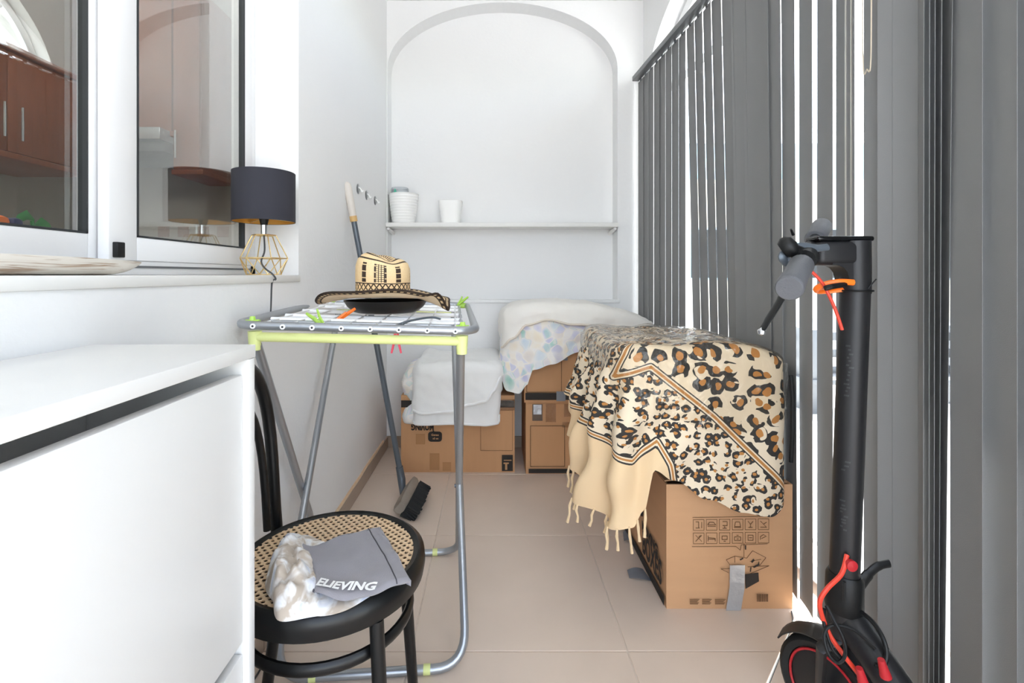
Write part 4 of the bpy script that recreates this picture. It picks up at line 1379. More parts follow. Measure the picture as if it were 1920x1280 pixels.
front_rect(bC, YC2, fx(1043, YC2), fx(1060, YC2), fz(751, YC2), fz(733, YC2), M_TAPEG, 'duct_tape', 0.0075)
front_rect(bC, YC2, fx(1045, YC2), fx(1064, YC2), fz(675, YC2), fz(655, YC2), M_TAPEG, 'duct_tape', 0.0075)
front_rect(bC, YC2, fx(1093, YC2), fx(1112, YC2), fz(696, YC2), fz(640, YC2), M_TAPEG, 'duct_tape', 0.0075)
front_rect(bC, YC2, fx(1083, YC2), fx(1100, YC2), fz(750, YC2), fz(722, YC2), M_TAPEG, 'duct_tape', 0.0075)

# box D: large one in front
YD = 1.522
xd0, xd1 = P(1249.5, 0, YD).x, P(1486, 0, YD).x
zD = 0.388
bD = card_box('moving_box', 'large cardboard moving box with pictograms under the leopard throw', xd0, xd1, YD, 2.15, 0, zD, M_CARD, open_top=True)
# opened flaps: front one leans back in, left one folds out a little
MB().sheet([[Vector((xd0 + (xd1 - xd0) * j / 6, YD + 0.002 + 0.15 * i / 4, zD - 0.055 * i / 4)) for j in range(7)] for i in range(5)], 0.004).build('flap', M_CARD, bD)
MB().sheet([[Vector((xd0 + 0.002 + 0.14 * i / 4, YD + 0.02 + 0.58 * j / 6, zD + 0.022 * i / 4)) for j in range(7)] for i in range(5)], 0.004).build('flap', M_CARD, bD)
MB().sheet([[Vector((xd1 - 0.002 - 0.14 * i / 4, YD + 0.02 + 0.58 * j / 6, zD + 0.004 * i / 4)) for j in range(7)] for i in range(5)], 0.004).build('flap', M_CARD, bD)
yo = YD
def ln(pa, qa, pb, qb, w=0.0013):
    a = Vector((fx(pa, YD), 0, fz(qa, YD))); b = Vector((fx(pb, YD), 0, fz(qb, YD)))
    n = (b - a).normalized(); s_ = Vector((-n.z, 0, n.x)) * w / 2
    pr = [a + s_, b + s_, b - s_, a - s_]
    return [Vector((p.x, YD - 0.0068, p.z)) for p in pr]
mbb = MB()
for seg in ((1297, 968, 1437, 966), (1296, 1022.5, 1378, 1022), (1378, 1022, 1386, 1029), (1386, 1029, 1388, 1019), (1388, 1019, 1437, 1017)):
    mbb.prism(ln(*seg), (0, 0.0008, 0))
mbb.build('speech_frame', M_INKB, bD, smooth=0)
GL = [[(-.3, .3, 0, .3), (0, .3, 0, -.3), (.3, .3, .3, -.3), (-.3, -.3, .1, -.3)], [(-.4, 0, .4, 0), (-.4, 0, -.2, .25), (-.2, .25, .2, .25), (.2, .25, .4, 0), (-.4, -.15, .4, -.15)],
      [(-.2, .3, .25, .3), (.25, .3, .25, -.1), (.25, -.1, -.2, -.1), (0, -.1, 0, -.35), (-.2, -.35, .2, -.35)], [(-.3, -.2, .3, -.2), (-.3, -.2, -.2, .25), (-.2, .25, .2, .25), (.2, .25, .3, -.2), (-.35, -.3, .35, -.3)],
      [(-.25, .3, 0, 0), (.25, .3, 0, 0), (0, 0, 0, -.3), (-.2, -.3, .2, -.3)], [(-.3, .3, .3, -.3), (-.3, -.3, .3, -.3), (0, 0, .3, .2)],
      [(-.3, -.3, .3, .3), (-.3, .3, .3, -.3), (0, .1, .2, .3)], [(-.35, .25, -.35, -.3), (-.35, -.1, .35, -.1), (.35, 0, .35, -.3), (-.35, .05, .3, 0)],
      [(-.25, .2, .25, .2), (.25, .2, .25, -.15), (.25, -.15, -.25, -.15), (-.25, -.15, -.25, .2), (-.1, -.3, .1, -.3)], [(-.3, -.25, .3, -.25), (-.3, -.25, -.3, .1), (-.3, .1, .3, .1), (.3, .1, .3, -.25), (-.1, .25, .1, .25), (-.1, -.1, .1, -.1)],
      [(-.25, .25, .25, .25), (.25, .25, .25, -.25), (.25, -.25, -.25, -.25), (-.25, -.25, -.25, .25), (-.15, 0, .15, 0)], [(-.3, -.2, -.3, .1), (-.3, .1, 0, .3), (0, .3, .3, .1), (-.2, -.1, .2, .1)]]
for k in range(12):
    c_, r_ = k % 6, k // 6
    cx_, cy_ = 1308.5 + 24.2 * c_, 982 + 25 * r_ - 0.3 * c_
    mbb = MB()
    h = 10
    for (a, b, c, d) in ((-h, -h, h, -h), (h, -h, h, h), (h, h, -h, h), (-h, h, -h, -h)):
        mbb.prism(ln(cx_ + a, cy_ + b, cx_ + c, cy_ + d, 0.0011), (0, 0.0008, 0))
    for (a, b, c, d) in GL[k]:
        mbb.prism(ln(cx_ + a * 19, cy_ - b * 19, cx_ + c * 19, cy_ - d * 19, 0.0017), (0, 0.0008, 0))
    mbb.build('pictogram', M_INKB, bD, smooth=0)
mbb = MB()
for seg in ((1360, 1047, 1376, 1040), (1360, 1047, 1368, 1058), (1350, 1064, 1368, 1063), (1350, 1064, 1364, 1071), (1409, 1030, 1434, 1043), (1434, 1043, 1422, 1058), (1400, 1060, 1440, 1058), (1440, 1058, 1404, 1073), (1376, 1040, 1398, 1044), (1398, 1044, 1409, 1030), (1393, 1016, 1393, 1042), (1376, 1040, 1376, 1052), (1404, 1050, 1425, 1046)):
    mbb.prism(ln(*seg), (0, 0.0008, 0))
mbb.build('open_box_drawing', M_INKB, bD, smooth=0)
mbb = MB()
for pts in (((1395, 1074), (1420, 1071), (1421, 1087), (1396, 1101)), ((1406, 1050), (1411, 1045), (1413, 1048), (1408, 1053)), ((1409, 1060), (1419, 1055), (1421, 1049), (1422, 1057), (1412, 1062)), ((1385, 1046), (1391, 1043), (1392, 1045), (1386, 1048)), ((1395, 1020), (1397, 1020), (1397, 1028), (1395, 1028)), ((1405, 1061), (1407, 1061), (1406, 1069), (1404, 1069))):
    mbb.prism([Vector((fx(a, YD), YD - 0.0068, fz(b, YD))) for a, b in pts], (0, 0.0008, 0))
mbb.build('printed_symbols', M_INK, bD, smooth=0)
mbb = MB()
random.seed(3)
x = 1417.0
while x < 1437:
    w_ = random.choice((0.7, 1.1, 1.6))
    mbb.box((fx(x, YD), YD - 0.0066, fz(1125, YD)), (fx(x + w_, YD), YD - 0.0058, fz(1111, YD)))
    x += w_ + random.choice((0.6, 1.0))
mbb.build('barcode', M_INKB, bD, smooth=0)
mbb = MB()
for (pa, pb) in ((1292, 1310), (1315, 1333), (1339, 1359)):
    for k in range(5):
        mbb.box((fx(pa, YD), YD - 0.0066, fz(1121.5 + 2.1 * k, YD)), (fx(pb - (k * 7 % 5), YD), YD - 0.0058, fz(1120.6 + 2.1 * k, YD)))
mbb.build('small_print', M_INKB, bD, smooth=0)
# duct tape strip over the bottom edge of the front
rows = []
for i in range(15):
    t_ = i / 14
    rows.append([Vector((fx(1366 - 6 * max(0, (t_ - .5) * 2) + 28 * j / 8 - 1.5 * t_, YD), YD - 0.0085 - 0.0022 * abs(noise.noise(Vector((i * .6, j * .5, 2)))), max(0.0008, fz(1056 + 84.5 * t_, YD)))) for j in range(9)])
MB().sheet(rows, 0.0005).build('duct_tape', M_TAPE, bD, smooth=60)
# side print: band along the foot, bubble, MOVING BOXES
MB().box((xd0 - 0.0072, YD + 0.004, 0.008), (xd0 - 0.006, 2.146, 0.036)).build('printed_band', M_INK, bD, smooth=0)
Ms = frame_matrix((xd0 - 0.0075, 1.63, 0.135), (0, -1, 0), (0, 0, 1))
lettering('MOVING', 0.042, frame_matrix((xd0 - 0.0075, 1.665, 0.145), (0, -1, 0), (0, 0, 1)), M_INK, bD, bold=0.0018)
lettering('BOXES', 0.105, frame_matrix((xd0 - 0.0075, 1.645, 0.088), (0, -1, 0), (0, 0, 1)), M_INK, bD, sx=0.62, bold=0.003)
bm_ = bmesh.new(); bmesh.ops.create_cube(bm_, size=1)
for v_ in bm_.verts:
    v_.co = Vector((xd0 - 0.0066 + v_.co.x * 0.0012, 1.79 + v_.co.y * 0.10, 0.205 + v_.co.z * 0.065))
bmesh.ops.bevel(bm_, geom=[e_ for e_ in bm_.edges if abs((e_.verts[0].co - e_.verts[1].co).x) > 0.0005], offset=0.018, segments=4, affect='EDGES', profile=0.5)
mbb = MB(); mbb.bm(bm_); mbb.build('speech_bubble', M_INK, bD, smooth=0)
lettering('Genau', 0.026, frame_matrix((xd0 - 0.0078, 1.79, 0.216), (0, -1, 0), (0, 0, 1)), M_PATCH, bD)
lettering('x5 en', 0.024, frame_matrix((xd0 - 0.0078, 1.79, 0.192), (0, -1, 0), (0, 0, 1)), M_PATCH, bD)
# loose tape tails on the floor at its left side
for pts in ([(1176, 1070), (1205, 1068), (1222, 1090), (1180, 1084)], [(1168, 999), (1180, 996), (1190, 1014), (1170, 1014)]):
    a, b, c, d = [S(p[0], p[1], 0.004) for p in pts]
    rows = []
    for i in range(6):
        row = []
        for j in range(8):
            p = a.lerp(b, j / 7).lerp(d.lerp(c, j / 7), i / 5)
            row.append(p + Vector((0, 0, 0.010 * math.sin(j / 7 * 2.5 + .3) * (0.4 + 0.6 * (1 - i / 5)))))
        rows.append(row)
    MB().sheet(rows, 0.0006).build('duct_tape', M_TAPEG, bD, smooth=70)

# ------------------------------------------------------------------ textiles
def lerp_table(tab, x):
    if x <= tab[0][0]:
        return tab[0][1]
    for (a, va), (b, vb) in zip(tab, tab[1:]):
        if x <= b:
            t = (x - a) / (b - a)
            t = t * t * (3 - 2 * t)
            return va + (vb - va) * t
    return tab[-1][1]


class Drape:
    """cloth lying over a rounded block and hanging down to hem(s); s runs along the outline, s = cx at the front middle"""
    def __init__(d, cx, cy, a, b, ex, topf, hem, r=0.04, flare=None, fold=None, wr=0.006, seed=0.0, clearance=0.0):
        d.__dict__.update(locals())
        N = 4000
        raw = []
        for i in range(N + 1):
            ph = math.radians(90 + 360 * i / N)
            c, s = math.cos(ph), math.sin(ph)
            x = math.copysign(abs(c) ** (2 / ex), c) * a
            y = math.copysign(abs(s) ** (2 / ex), s) * b
            nx = math.copysign(abs(c) ** (2 - 2 / ex), c) / a
            ny = math.copysign(abs(s) ** (2 - 2 / ex), s) / b
            raw.append((x, y, nx, ny))
        acc = [0.0]
        for i in range(1, N + 1):
            acc.append(acc[-1] + math.hypot(raw[i][0] - raw[i - 1][0], raw[i][1] - raw[i - 1][1]))
        d.raw, d.acc, d.T = raw, acc, acc[-1]

    def outline(d, s):
        q = (s - d.cx) + d.T / 2
        q = max(0, min(d.T, q))
        lo, hi = 0, len(d.acc) - 1
        while hi - lo > 1:
            m = (lo + hi) // 2
            if d.acc[m] <= q:
                lo = m
            else:
                hi = m
        k = (q - d.acc[lo]) / max(1e-9, d.acc[hi] - d.acc[lo])
        x, y, nx, ny = [d.raw[lo][i] + (d.raw[hi][i] - d.raw[lo][i]) * k for i in range(4)]
        n = Vector((nx, ny, 0)).normalized()
        return Vector((d.cx + x, d.cy + y, 0)), n

    def pt(d, s, t, off=0.0):
        """t 0..0.4 top, 0.4..0.52 rounding, 0.52..1 skirt"""
        o, n = d.outline(s)
        c = Vector((d.cx, d.cy, 0))
        rad = (o - c).length
        zt = d.topf(o.x, o.y)
        hem = lerp_table(d.hem, s)
        r = min(d.r, max(0.004, (zt - hem) * 0.6))
        edge = o - n * r
        if t <= 0.4:
            k = t / 0.4
            p = c.lerp(edge, k)
            z = d.topf(p.x, p.y) * k ** 3 + d.topf(p.x, p.y) * (1 - k ** 3)
            p = Vector((p.x, p.y, z))
            zu = zt + (1 - k) * rad
            N_ = Vector((0, 0, 1))
        elif t <= 0.52:
            an = (t - 0.4) / 0.12 * PI / 2
            p = edge + n * (r * math.sin(an))
            p.z = zt - r * (1 - math.cos(an))
            zu = zt - r * (an / (PI / 2))
            N_ = (n * math.sin(an) + Vector((0, 0, math.cos(an))))
        else:
            k = (t - 0.52) / 0.48
            z = zt - r - (zt - r - hem) * k
            dep = zt - r - z
            p = Vector((o.x, o.y, z))
            fl = d.flare(s) if d.flare else 0.0
            fo = d.fold(s, dep) if d.fold else 0.0
            p += n * (fl * dep + fo)
            zu = z
            N_ = n
        w = d.wr * noise.noise(Vector((p.x * 9 + d.seed, p.y * 9, p.z * 9))) + d.wr * 0.6 * noise.noise(Vector((p.x * 24 + d.seed, p.y * 24, p.z * 24)))
        return p + N_ * (w + off), (s, zu), N_

    def mesh(d, ns, nt, th, off=0.0, s0=None, s1=None, t1=1.0):
        a = d.cx - d.T / 2 if s0 is None else s0
        b = d.cx + d.T / 2 if s1 is None else s1
        top, bot, uv = [], [], []
        for i in range(nt + 1):
            t = t1 * i / nt
            t = max(t, 0.004)
            for j in range(ns + 1):
                p, u, n = d.pt(a + (b - a) * j / ns, t, off)
                top.append(p); bot.append(p - n * th); uv.append(u)
        nc = ns + 1
        K = len(top)
        f = []
        for i in range(nt):
            for j in range(ns):
                q = [i * nc + j, i * nc + j + 1, (i + 1) * nc + j + 1, (i + 1) * nc + j]
                f.append(q); f.append([K + x for x in q[::-1]])
        for j in range(ns):
            x, y = nt * nc + j, nt * nc + j + 1
            f.append([x, y, K + y, K + x])
        mb = MB(); mb.add(top + bot, f)
        return mb, uv + uv


def sdist(p, line):
    """signed distance to a polyline, positive on its right-hand / upper side"""
    best, sg = 1e9, 1
    for (ax, ay), (bx, by) in zip(line, line[1:]):
        dx, dy = bx - ax, by - ay
        L2 = dx * dx + dy * dy
        t = max(0, min(1, ((p[0] - ax) * dx + (p[1] - ay) * dy) / L2))
        qx, qy = ax + t * dx, ay + t * dy
        dd = math.hypot(p[0] - qx, p[1] - qy)
        if dd < best - 1e-9:
            best = dd
            sg = 1 if dx * (p[1] - ay) - dy * (p[0] - ax) > 0 else -1
    return best * sg


def point_attr(o, name, vals):
    at = o.data.attributes.new(name, 'FLOAT', 'POINT')
    for i, v in enumerate(vals):
        at.data[i].value = v


# floral pastel cotton
tF = NT('pastel_floral_cotton')
uvn = tF.n('TexCoord').outputs['UV']
nz = tF.n('TexNoise', i_Scale=7.0, i_Detail=2.0, i_Vector=uvn)
wp = tF.n('VectorMath', operation='MULTIPLY_ADD'); tF.t.links.new(nz.outputs[1], wp.inputs[0]); wp.inputs[1].default_value = (0.09, 0.09, 0.09); tF.t.links.new(uvn, wp.inputs[2])
vo = tF.n('TexVoronoi', i_Scale=24.0, i_Vector=wp.outputs[0], feature='SMOOTH_F1'); vo.inputs['Smoothness'].default_value = 0.35
hs = tF.n('SeparateColor'); tF.t.links.new(vo.outputs['Color'], hs.inputs[0])
rp = tF.n('ValToRGB')
el = rp.color_ramp.elements
el[0].position, el[0].color = 0.0, srgb('#b7bade')
el[1].position, el[1].color = 0.24, srgb('#f0ece6')
for pos, c in ((0.42, '#efe2c9'), (0.56, '#c9cae6'), (0.70, '#8fcfc0'), (0.76, '#ece8e2'), (0.93, '#c9dbe8')):
    q = el.new(pos); q.color = srgb(c)
tF.t.links.new(hs.outputs[0], rp.inputs[0])
edge = tF.math('MULTIPLY', tF.math('SUBTRACT', vo.outputs['Distance'], 0.35), 1.6, clamp=True)
fine = tF.n('TexNoise', i_Scale=38.0, i_Detail=3.0, i_Vector=uvn)
c1 = tF.mix(tF.math('MULTIPLY', fine.outputs[0], 0.55), rp.outputs[0], srgb('#f1eeea'))
tF.put(tF.b.inputs['Base Color'], tF.mix(edge, c1, srgb('#f0ede8')))
tF.b.inputs['Roughness'].default_value = 0.9
M_FLORAL = tF.m
M_SHEET = mat('ivory_cotton', '#eae6df', 0.95, bump=0.25, bs=300, sheen=0.2)

# folded bedding on box A
fs = Drape(-0.235, 2.735, 0.250, 0.185, 7, lambda x, y: 0.552 + 0.01 * noise.noise(Vector((x * 6, y * 6, 0))),
           [(-1.2, 0.425), (-0.50, 0.425), (-0.475, 0.262), (-0.40, 0.258), (0.0, 0.27), (0.03, 0.43), (1, 0.43)], r=0.05, wr=0.010, fold=lambda s, dep: 0.012 * math.sin(dep * 40) * (1 if dep > 0.02 else 0), seed=3)
mb, uv = fs.mesh(150, 40, 0.006)
o = mb.build('floral_sheet', M_FLORAL, uv=uv, smooth=80)
tag(o, 'folded pastel floral sheet under the white towel on the left cardboard box', 'sheet')
tw_ = thing('white_towel', 'thick folded white towel lying over the left cardboard box', 'towel', (-0.19, 2.70, zA))
def slope_top(x): return 0.03 * max(0, (x + 0.05) / 0.1)
d1 = Drape(-0.19, 2.725, 0.232, 0.218, 8, lambda x, y: 0.572 + 0.012 * noise.noise(Vector((x * 5, y * 5, 2))),
           [(-1.2, 0.43), (-0.50, 0.43), (-0.425, 0.284), (-0.40, 0.274), (-0.25, 0.278), (-0.05, 0.268), (0.03, 0.275), (0.075, 0.43), (1, 0.43)], r=0.035, wr=0.008, fold=lambda s, dep: 0.010 * math.sin(s * 14) * dep / 0.3, seed=8)
mb, uv = d1.mesh(150, 44, 0.010)
mb.build('lower_fold', M_TOWEL, tw_, smooth=80)
d2 = Drape(-0.185, 2.722, 0.238, 0.245, 8, lambda x, y: 0.595 + 0.02 * noise.noise(Vector((x * 5, y * 5, 2))) + 0.02 * max(0, x + 0.1),
           [(-1.2, 0.46), (-0.47, 0.46), (-0.425, 0.345), (-0.36, 0.335), (-0.22, 0.345), (-0.12, 0.38), (-0.04, 0.40), (0.0, 0.45), (0.045, 0.52), (1, 0.53)], r=0.05, wr=0.008, fold=lambda s, dep: 0.012 * math.sin(s * 11 + 1) * dep / 0.3, seed=5)
mb, uv = d2.mesh(150, 44, 0.012)
mb.build('upper_fold', M_TOWEL, tw_, smooth=80)
for (dd, off_) in ((d1, -0.004), (d2, -0.004)):
    MB().tube([dd.pt(-0.42 + 0.465 * k / 50, 1.0, off_)[0] for k in range(51)], 0.0085, 8).build('rolled_hem', M_TOWEL, tw_, smooth=80)

# quilt over the stack
qt = thing('floral_quilt', 'ivory quilt with pastel floral lining draped over the box stack by the end wall', 'quilt', (0.46, 2.72, zB + 0.34))
qtop = lambda x, y: 0.885 - 0.10 * ((x - 0.31) / 0.52) ** 2 + 0.012 * noise.noise(Vector((x * 6, y * 6, 4)))
q1 = Drape(0.445, 2.718, 0.40, 0.218, 4.5, qtop,
           [(-1, 0.74), (-0.2, 0.70), (-0.02, 0.52), (0.06, 0.432), (0.13, 0.425), (0.17, 0.47), (0.205, 0.555), (0.30, 0.585), (0.45, 0.645), (0.6, 0.66), (0.84, 0.67), (1.0, 0.74), (2, 0.74)],
           r=0.06, wr=0.012, flare=lambda s: 0.0, fold=lambda s, dep: 0.014 * math.sin(s * 24 + 1.5) * min(1, dep / 0.15), seed=1)
mb, uv = q1.mesh(190, 50, 0.008)
mb.build('floral_lining', M_FLORAL, qt, smooth=80, uv=uv)
q2 = Drape(0.445, 2.717, 0.412, 0.234, 4.2, lambda x, y: qtop(x, y) + 0.018,
           [(-1, 0.78), (-0.2, 0.72), (-0.03, 0.64), (0.04, 0.665), (0.10, 0.715), (0.17, 0.785), (0.28, 0.812), (0.40, 0.79), (0.55, 0.785), (0.7, 0.775), (0.85, 0.745), (1.0, 0.78), (2, 0.8)],
           r=0.07, wr=0.010, fold=lambda s, dep: 0.012 * math.sin(s * 19) * min(1, dep / 0.1), seed=6)
mb, uv = q2.mesh(190, 44, 0.010)
mb.build('ivory_top', M_SHEET, qt, smooth=80)
ns_ = [q2.pt(0.02 + 0.80 * k / 60, 1.0, 0.001)[0] for k in range(61)]
MB().tube(ns_, 0.006, 8).build('hem', mat('ivory_hem', '#dcd2c4', 0.9), qt, smooth=80)

# leopard throw over the large box
bag = thing('storage_bag', 'black soft storage bag inside the leopard throw on the large box', 'bag', (0.66, 1.78, zD + 0.024))
MB().box((0.40, 1.505, zD + 0.024), (0.926, 2.04, 0.785), 0.07, 5).build('body', mat('black_nylon', '#121213', 0.6, bump=0.4, bs=40), bag)
MB().tube([(0.925, 1.515, 0.46), (0.928, 1.512, 0.55), (0.928, 1.512, 0.66), (0.925, 1.515, 0.73)], 0.006, 8).build('piping', M_RUBBER, bag)
HEM = [(-1, 0.62), (-0.2, 0.60), (-0.05, 0.55), (0.10, 0.45), (0.20, 0.36), (0.29, 0.285), (0.36, 0.262), (0.425, 0.275), (0.458, 0.33), (0.485, 0.455), (0.55, 0.415), (0.65, 0.362), (0.76, 0.318), (0.845, 0.305), (0.90, 0.325), (0.96, 0.45), (1.1, 0.6), (2, 0.65)]
def ltop(x, y): return 0.822 - 0.045 * max(0, min(1, (x - 0.74) / 0.2)) ** 2 + 0.014 * noise.noise(Vector((x * 7, y * 7, 3)))
def lfold(s, dep):
    left = max(0, min(1, (0.52 - s) / 0.12))
    mid = max(0, min(1, (0.75 - s) / 0.25))
    k = min(1, dep / 0.2)
    return k * (left * (0.020 * math.sin(s * 62 + dep * 6) + 0.022) + mid * 0.010 * math.sin(s * 38 + dep * 20) + 0.004 * math.sin(s * 23)) + mid * 0.008 * math.sin(dep * 34 + s * 18) * k
lt = Drape(0.645, 1.785, 0.275, 0.305, 7, ltop, HEM, r=0.028, flare=lambda s: 0.16 * max(0, min(1, (0.36 - s) / 0.12)) * max(0, min(1, (s + 0.5) / 0.2)), fold=lfold, wr=0.004, seed=2)
NS, NTT = 340, 130
mb, uv = lt.mesh(NS, NTT, 0.0022)
tL = NT('leopard_print_cotton')
uvn = tL.n('TexCoord').outputs['UV']
def leo(scale, off, r_out, r_in, seedv):
    mp = tL.n('Mapping'); mp.inputs['Location'].default_value = (off, seedv, 0); mp.inputs['Scale'].default_value = (1.0, 1.12, 1)
    tL.t.links.new(uvn, mp.inputs[0])
    nz = tL.n('TexNoise', i_Scale=scale * 0.9, i_Detail=1.5, i_Vector=mp.outputs[0])
    wv = tL.n('VectorMath', operation='MULTIPLY_ADD'); tL.t.links.new(nz.outputs[1], wv.inputs[0])
    wv.inputs[1].default_value = (0.55 / scale,) * 3; tL.t.links.new(mp.outputs[0], wv.inputs[2])
    vo = tL.n('TexVoronoi', i_Scale=scale, i_Randomness=0.72, i_Vector=wv.outputs[0]); vo.voronoi_dimensions = '2D'
    nd = tL.n('TexNoise', i_Scale=scale * 2.1, i_Detail=1.0, i_Vector=mp.outputs[0])
    dist = tL.math('ADD', vo.outputs['Distance'], tL.math('MULTIPLY', tL.math('SUBTRACT', nd.outputs[0], 0.5), 0.30))
    inside = tL.math('LESS_THAN', dist, r_out)
    core = tL.math('LESS_THAN', dist, r_in)
    gapn = tL.n('TexNoise', i_Scale=scale * 1.55, i_Detail=0.5, i_Vector=wv.outputs[0])
    gap = tL.math('GREATER_THAN', gapn.outputs[0], 0.56)
    ring = tL.math('MULTIPLY', tL.math('MULTIPLY', inside, tL.math('SUBTRACT', 1.0, core)), tL.math('SUBTRACT', 1.0, gap))
    return ring, core
ringA, coreA = leo(17.5, 0.13, 0.475, 0.20, 0.31)
ringB, coreB = leo(33.0, 0.57, 0.47, 0.17, 0.11)
at1 = tL.n('Attribute', attribute_name='border').outputs['Fac']
at2 = tL.n('Attribute', attribute_name='plain').outputs['Fac']
cream, ink, tan = srgb('#e6d5ba'), srgb('#35322f'), srgb('#b97f43')
def patt(r, c): return tL.mix(r, tL.mix(c, cream, tan), ink)
big = tL.math('GREATER_THAN', at1, 0.0)
body = tL.mix(big, patt(ringB, coreB), patt(ringA, coreA))
ab = tL.math('ABSOLUTE', at1)
stripe = tL.mix(tL.math('LESS_THAN', ab, 0.0042), tL.mix(tL.math('LESS_THAN', ab, 0.0085), ink, cream), tan)
body = tL.mix(tL.math('LESS_THAN', ab, 0.0125), body, stripe)
ab2 = tL.math('ABSOLUTE', at2)
stripe2 = tL.mix(tL.math('LESS_THAN', ab2, 0.003), tL.mix(tL.math('LESS_THAN', ab2, 0.007), ink, cream), tan)
body = tL.mix(tL.math('LESS_THAN', ab2, 0.012), body, stripe2)
body = tL.mix(tL.math('MULTIPLY', tL.math('LESS_THAN', at2, 0.0), tL.math('GREATER_THAN', ab2, 0.012)), body, srgb('#e5c89f'))
tL.put(tL.b.inputs['Base Color'], body)
tL.b.inputs['Roughness'].default_value = 0.85
lth = thing('leopard_throw', 'leopard print cotton throw with cream fringed end over the large box', 'throw', (0.65, 1.78, zD))
lo = mb.build('cloth', tL.m, lth, smooth=80, uv=uv)
B1 = [(0.44, 1.3), (0.415, 0.83), (0.362, 0.722), (0.479, 0.762), (0.671, 0.611), (0.902, 0.387), (1.05, 0.25)]
B1 = B1[::-1]
B2 = [(-0.6, 0.60), (0.10, 0.565), (0.30, 0.535), (0.38, 0.50), (0.425, 0.475), (0.50, 0.535), (0.535, 0.47), (0.56, 0.38), (0.57, 0.2)]
def lin(tab, x):
    if x <= tab[0][0]:
        return tab[0][1]
    for (xa, ya), (xb, yb) in zip(tab, tab[1:]):
        if x <= xb:
            return ya + (yb - ya) * (x - xa) / (xb - xa)
    return tab[-1][1]


def in_big(u):
    xl = lin([(0.0, 0.362), (0.722, 0.362), (0.83, 0.415), (1.3, 0.44)], u[1])
    return u[0] > xl and u[1] > lin([(0.362, 0.722), (0.479, 0.762), (0.671, 0.611), (0.902, 0.387), (1.05, 0.25)], u[0])


def in_plain(u):
    return u[0] < 0.57 and u[1] < lin([(-0.6, 0.60), (0.10, 0.565), (0.30, 0.535), (0.38, 0.50), (0.425, 0.475), (0.50, 0.535), (0.535, 0.47), (0.56, 0.38), (0.57, 0.2)], u[0])


sd1 = [abs(sdist(u, B1)) * (1 if in_big(u) else -1) for u in uv]
sd2 = [abs(sdist(u, B2)) * (-1 if in_plain(u) else 1) for u in uv]
point_attr(lo, 'border', sd1)
point_attr(lo, 'plain', sd2)
random.seed(11)
for k in range(15):
    s = 0.16 + 0.30 * k / 14
    p, _, n = lt.pt(s, 1.0)
    q = p + Vector((random.uniform(-.012, .012), random.uniform(-.01, .01), -random.uniform(0.05, 0.085))) + n * 0.004
    m_ = p.lerp(q, .3) + n * 0.004
    MB().tube([p + Vector((0, 0, 0.004)), m_, p.lerp(q, .65) - n * 0.002, q], [0.003, 0.0048, 0.0036, 0.0052], 7).build('tassel', M_CREAM, lth)
# clear plastic film over the top
pl = Drape(0.645, 1.785, 0.277, 0.307, 7, lambda x, y: ltop(x, y) + 0.007 + 0.006 * abs(noise.noise(Vector((x * 16, y * 9, 1)))), [(-1, 0.72), (0.3, 0.70), (0.5, 0.62), (0.7, 0.56), (0.9, 0.60), (1.1, 0.7), (2, 0.75)], r=0.030, wr=0.005, seed=12, fold=lambda s, dep: 0.012)
mb, uv = pl.mesh(200, 60, 0.0004)
o = mb.build('plastic_cover', glass_mat('clear_plastic_film', '#fdfcfa', 1.42, 0.06, 0.85, bump=14), smooth=80)
tag(o, 'wrinkled clear plastic film over the top of the leopard throw', 'plastic cover')

# ------------------------------------------------------------------ electric scooter
SD = 1.03
def Q(px, py, d=SD): return P(px, py, d)
st = thing('electric_scooter', 'dark grey electric kick scooter parked in front of the blind', 'scooter', (Q(1583, 0).x, SD, 0))
stt, stb = Q(1603, 548), Q(1583, 1085)
MB().tube([stt, stt.lerp(stb, .5), stb], 0.0275, 24).build('stem', M_SCOOT, st)
nk = MB()
a, b = Q(1521, 498), Q(1606, 452)
nk.box((a.x, SD - 0.025, a.z), (b.x, SD + 0.025, b.z), 0.013, 4)
nk.tube([Q(1603, 550), Q(1602.5, 500), Q(1602, 452)], [0.0285, 0.029, 0.029], 28)
cv = [Q(px, py) for (px, py) in ((1548, 496), (1560, 498), (1569, 502.5), (1575, 510), (1578, 520), (1579, 534), (1600, 534), (1600, 480), (1548, 480))]
nk.prism([p + Vector((0, -0.022, 0)) for p in cv], (0, 0.044, 0))
nk.build('neck', M_SCOOT, st, smooth=45)
mbb = MB(); a, b = Q(1521, 453), Q(1626, 443.5)
mbb.box((a.x, SD - 0.022, a.z), (b.x, SD + 0.022, b.z), 0.0045, 3).build('display', mat('black_gloss_display', '#0b0c0e', 0.08), st)
hn, hf = Q(1479, 541, 0.815), Q(1541, 424, 1.185)
MB().tube([hn.lerp(hf, .02), hn.lerp(hf, .98)], 0.0125, 16).build('handlebar', M_SCOOT, st)
g1 = hn.lerp(hf, 0.30)
MB().tube([hn, hn.lerp(g1, .015), hn.lerp(g1, .05), hn.lerp(g1, .5), hn.lerp(g1, .97), g1], [0.0195, 0.0215, 0.0222, 0.0205, 0.0215, 0.019], 20).build('grip', M_GRIP, st)
g2 = hf.lerp(hn, 0.28)
MB().tube([hf, hf.lerp(g2, .03), hf.lerp(g2, .08), hf.lerp(g2, .5), hf.lerp(g2, .97), g2], [0.017, 0.021, 0.0215, 0.020, 0.021, 0.019], 20).build('grip', M_GRIP, st)
c0 = hn.lerp(hf, 0.36)
MB().tube([c0, hn.lerp(hf, 0.43)], 0.0215, 18).build('brake_clamp', M_BLACK, st)
bc = P(1478, 463, 0.95)
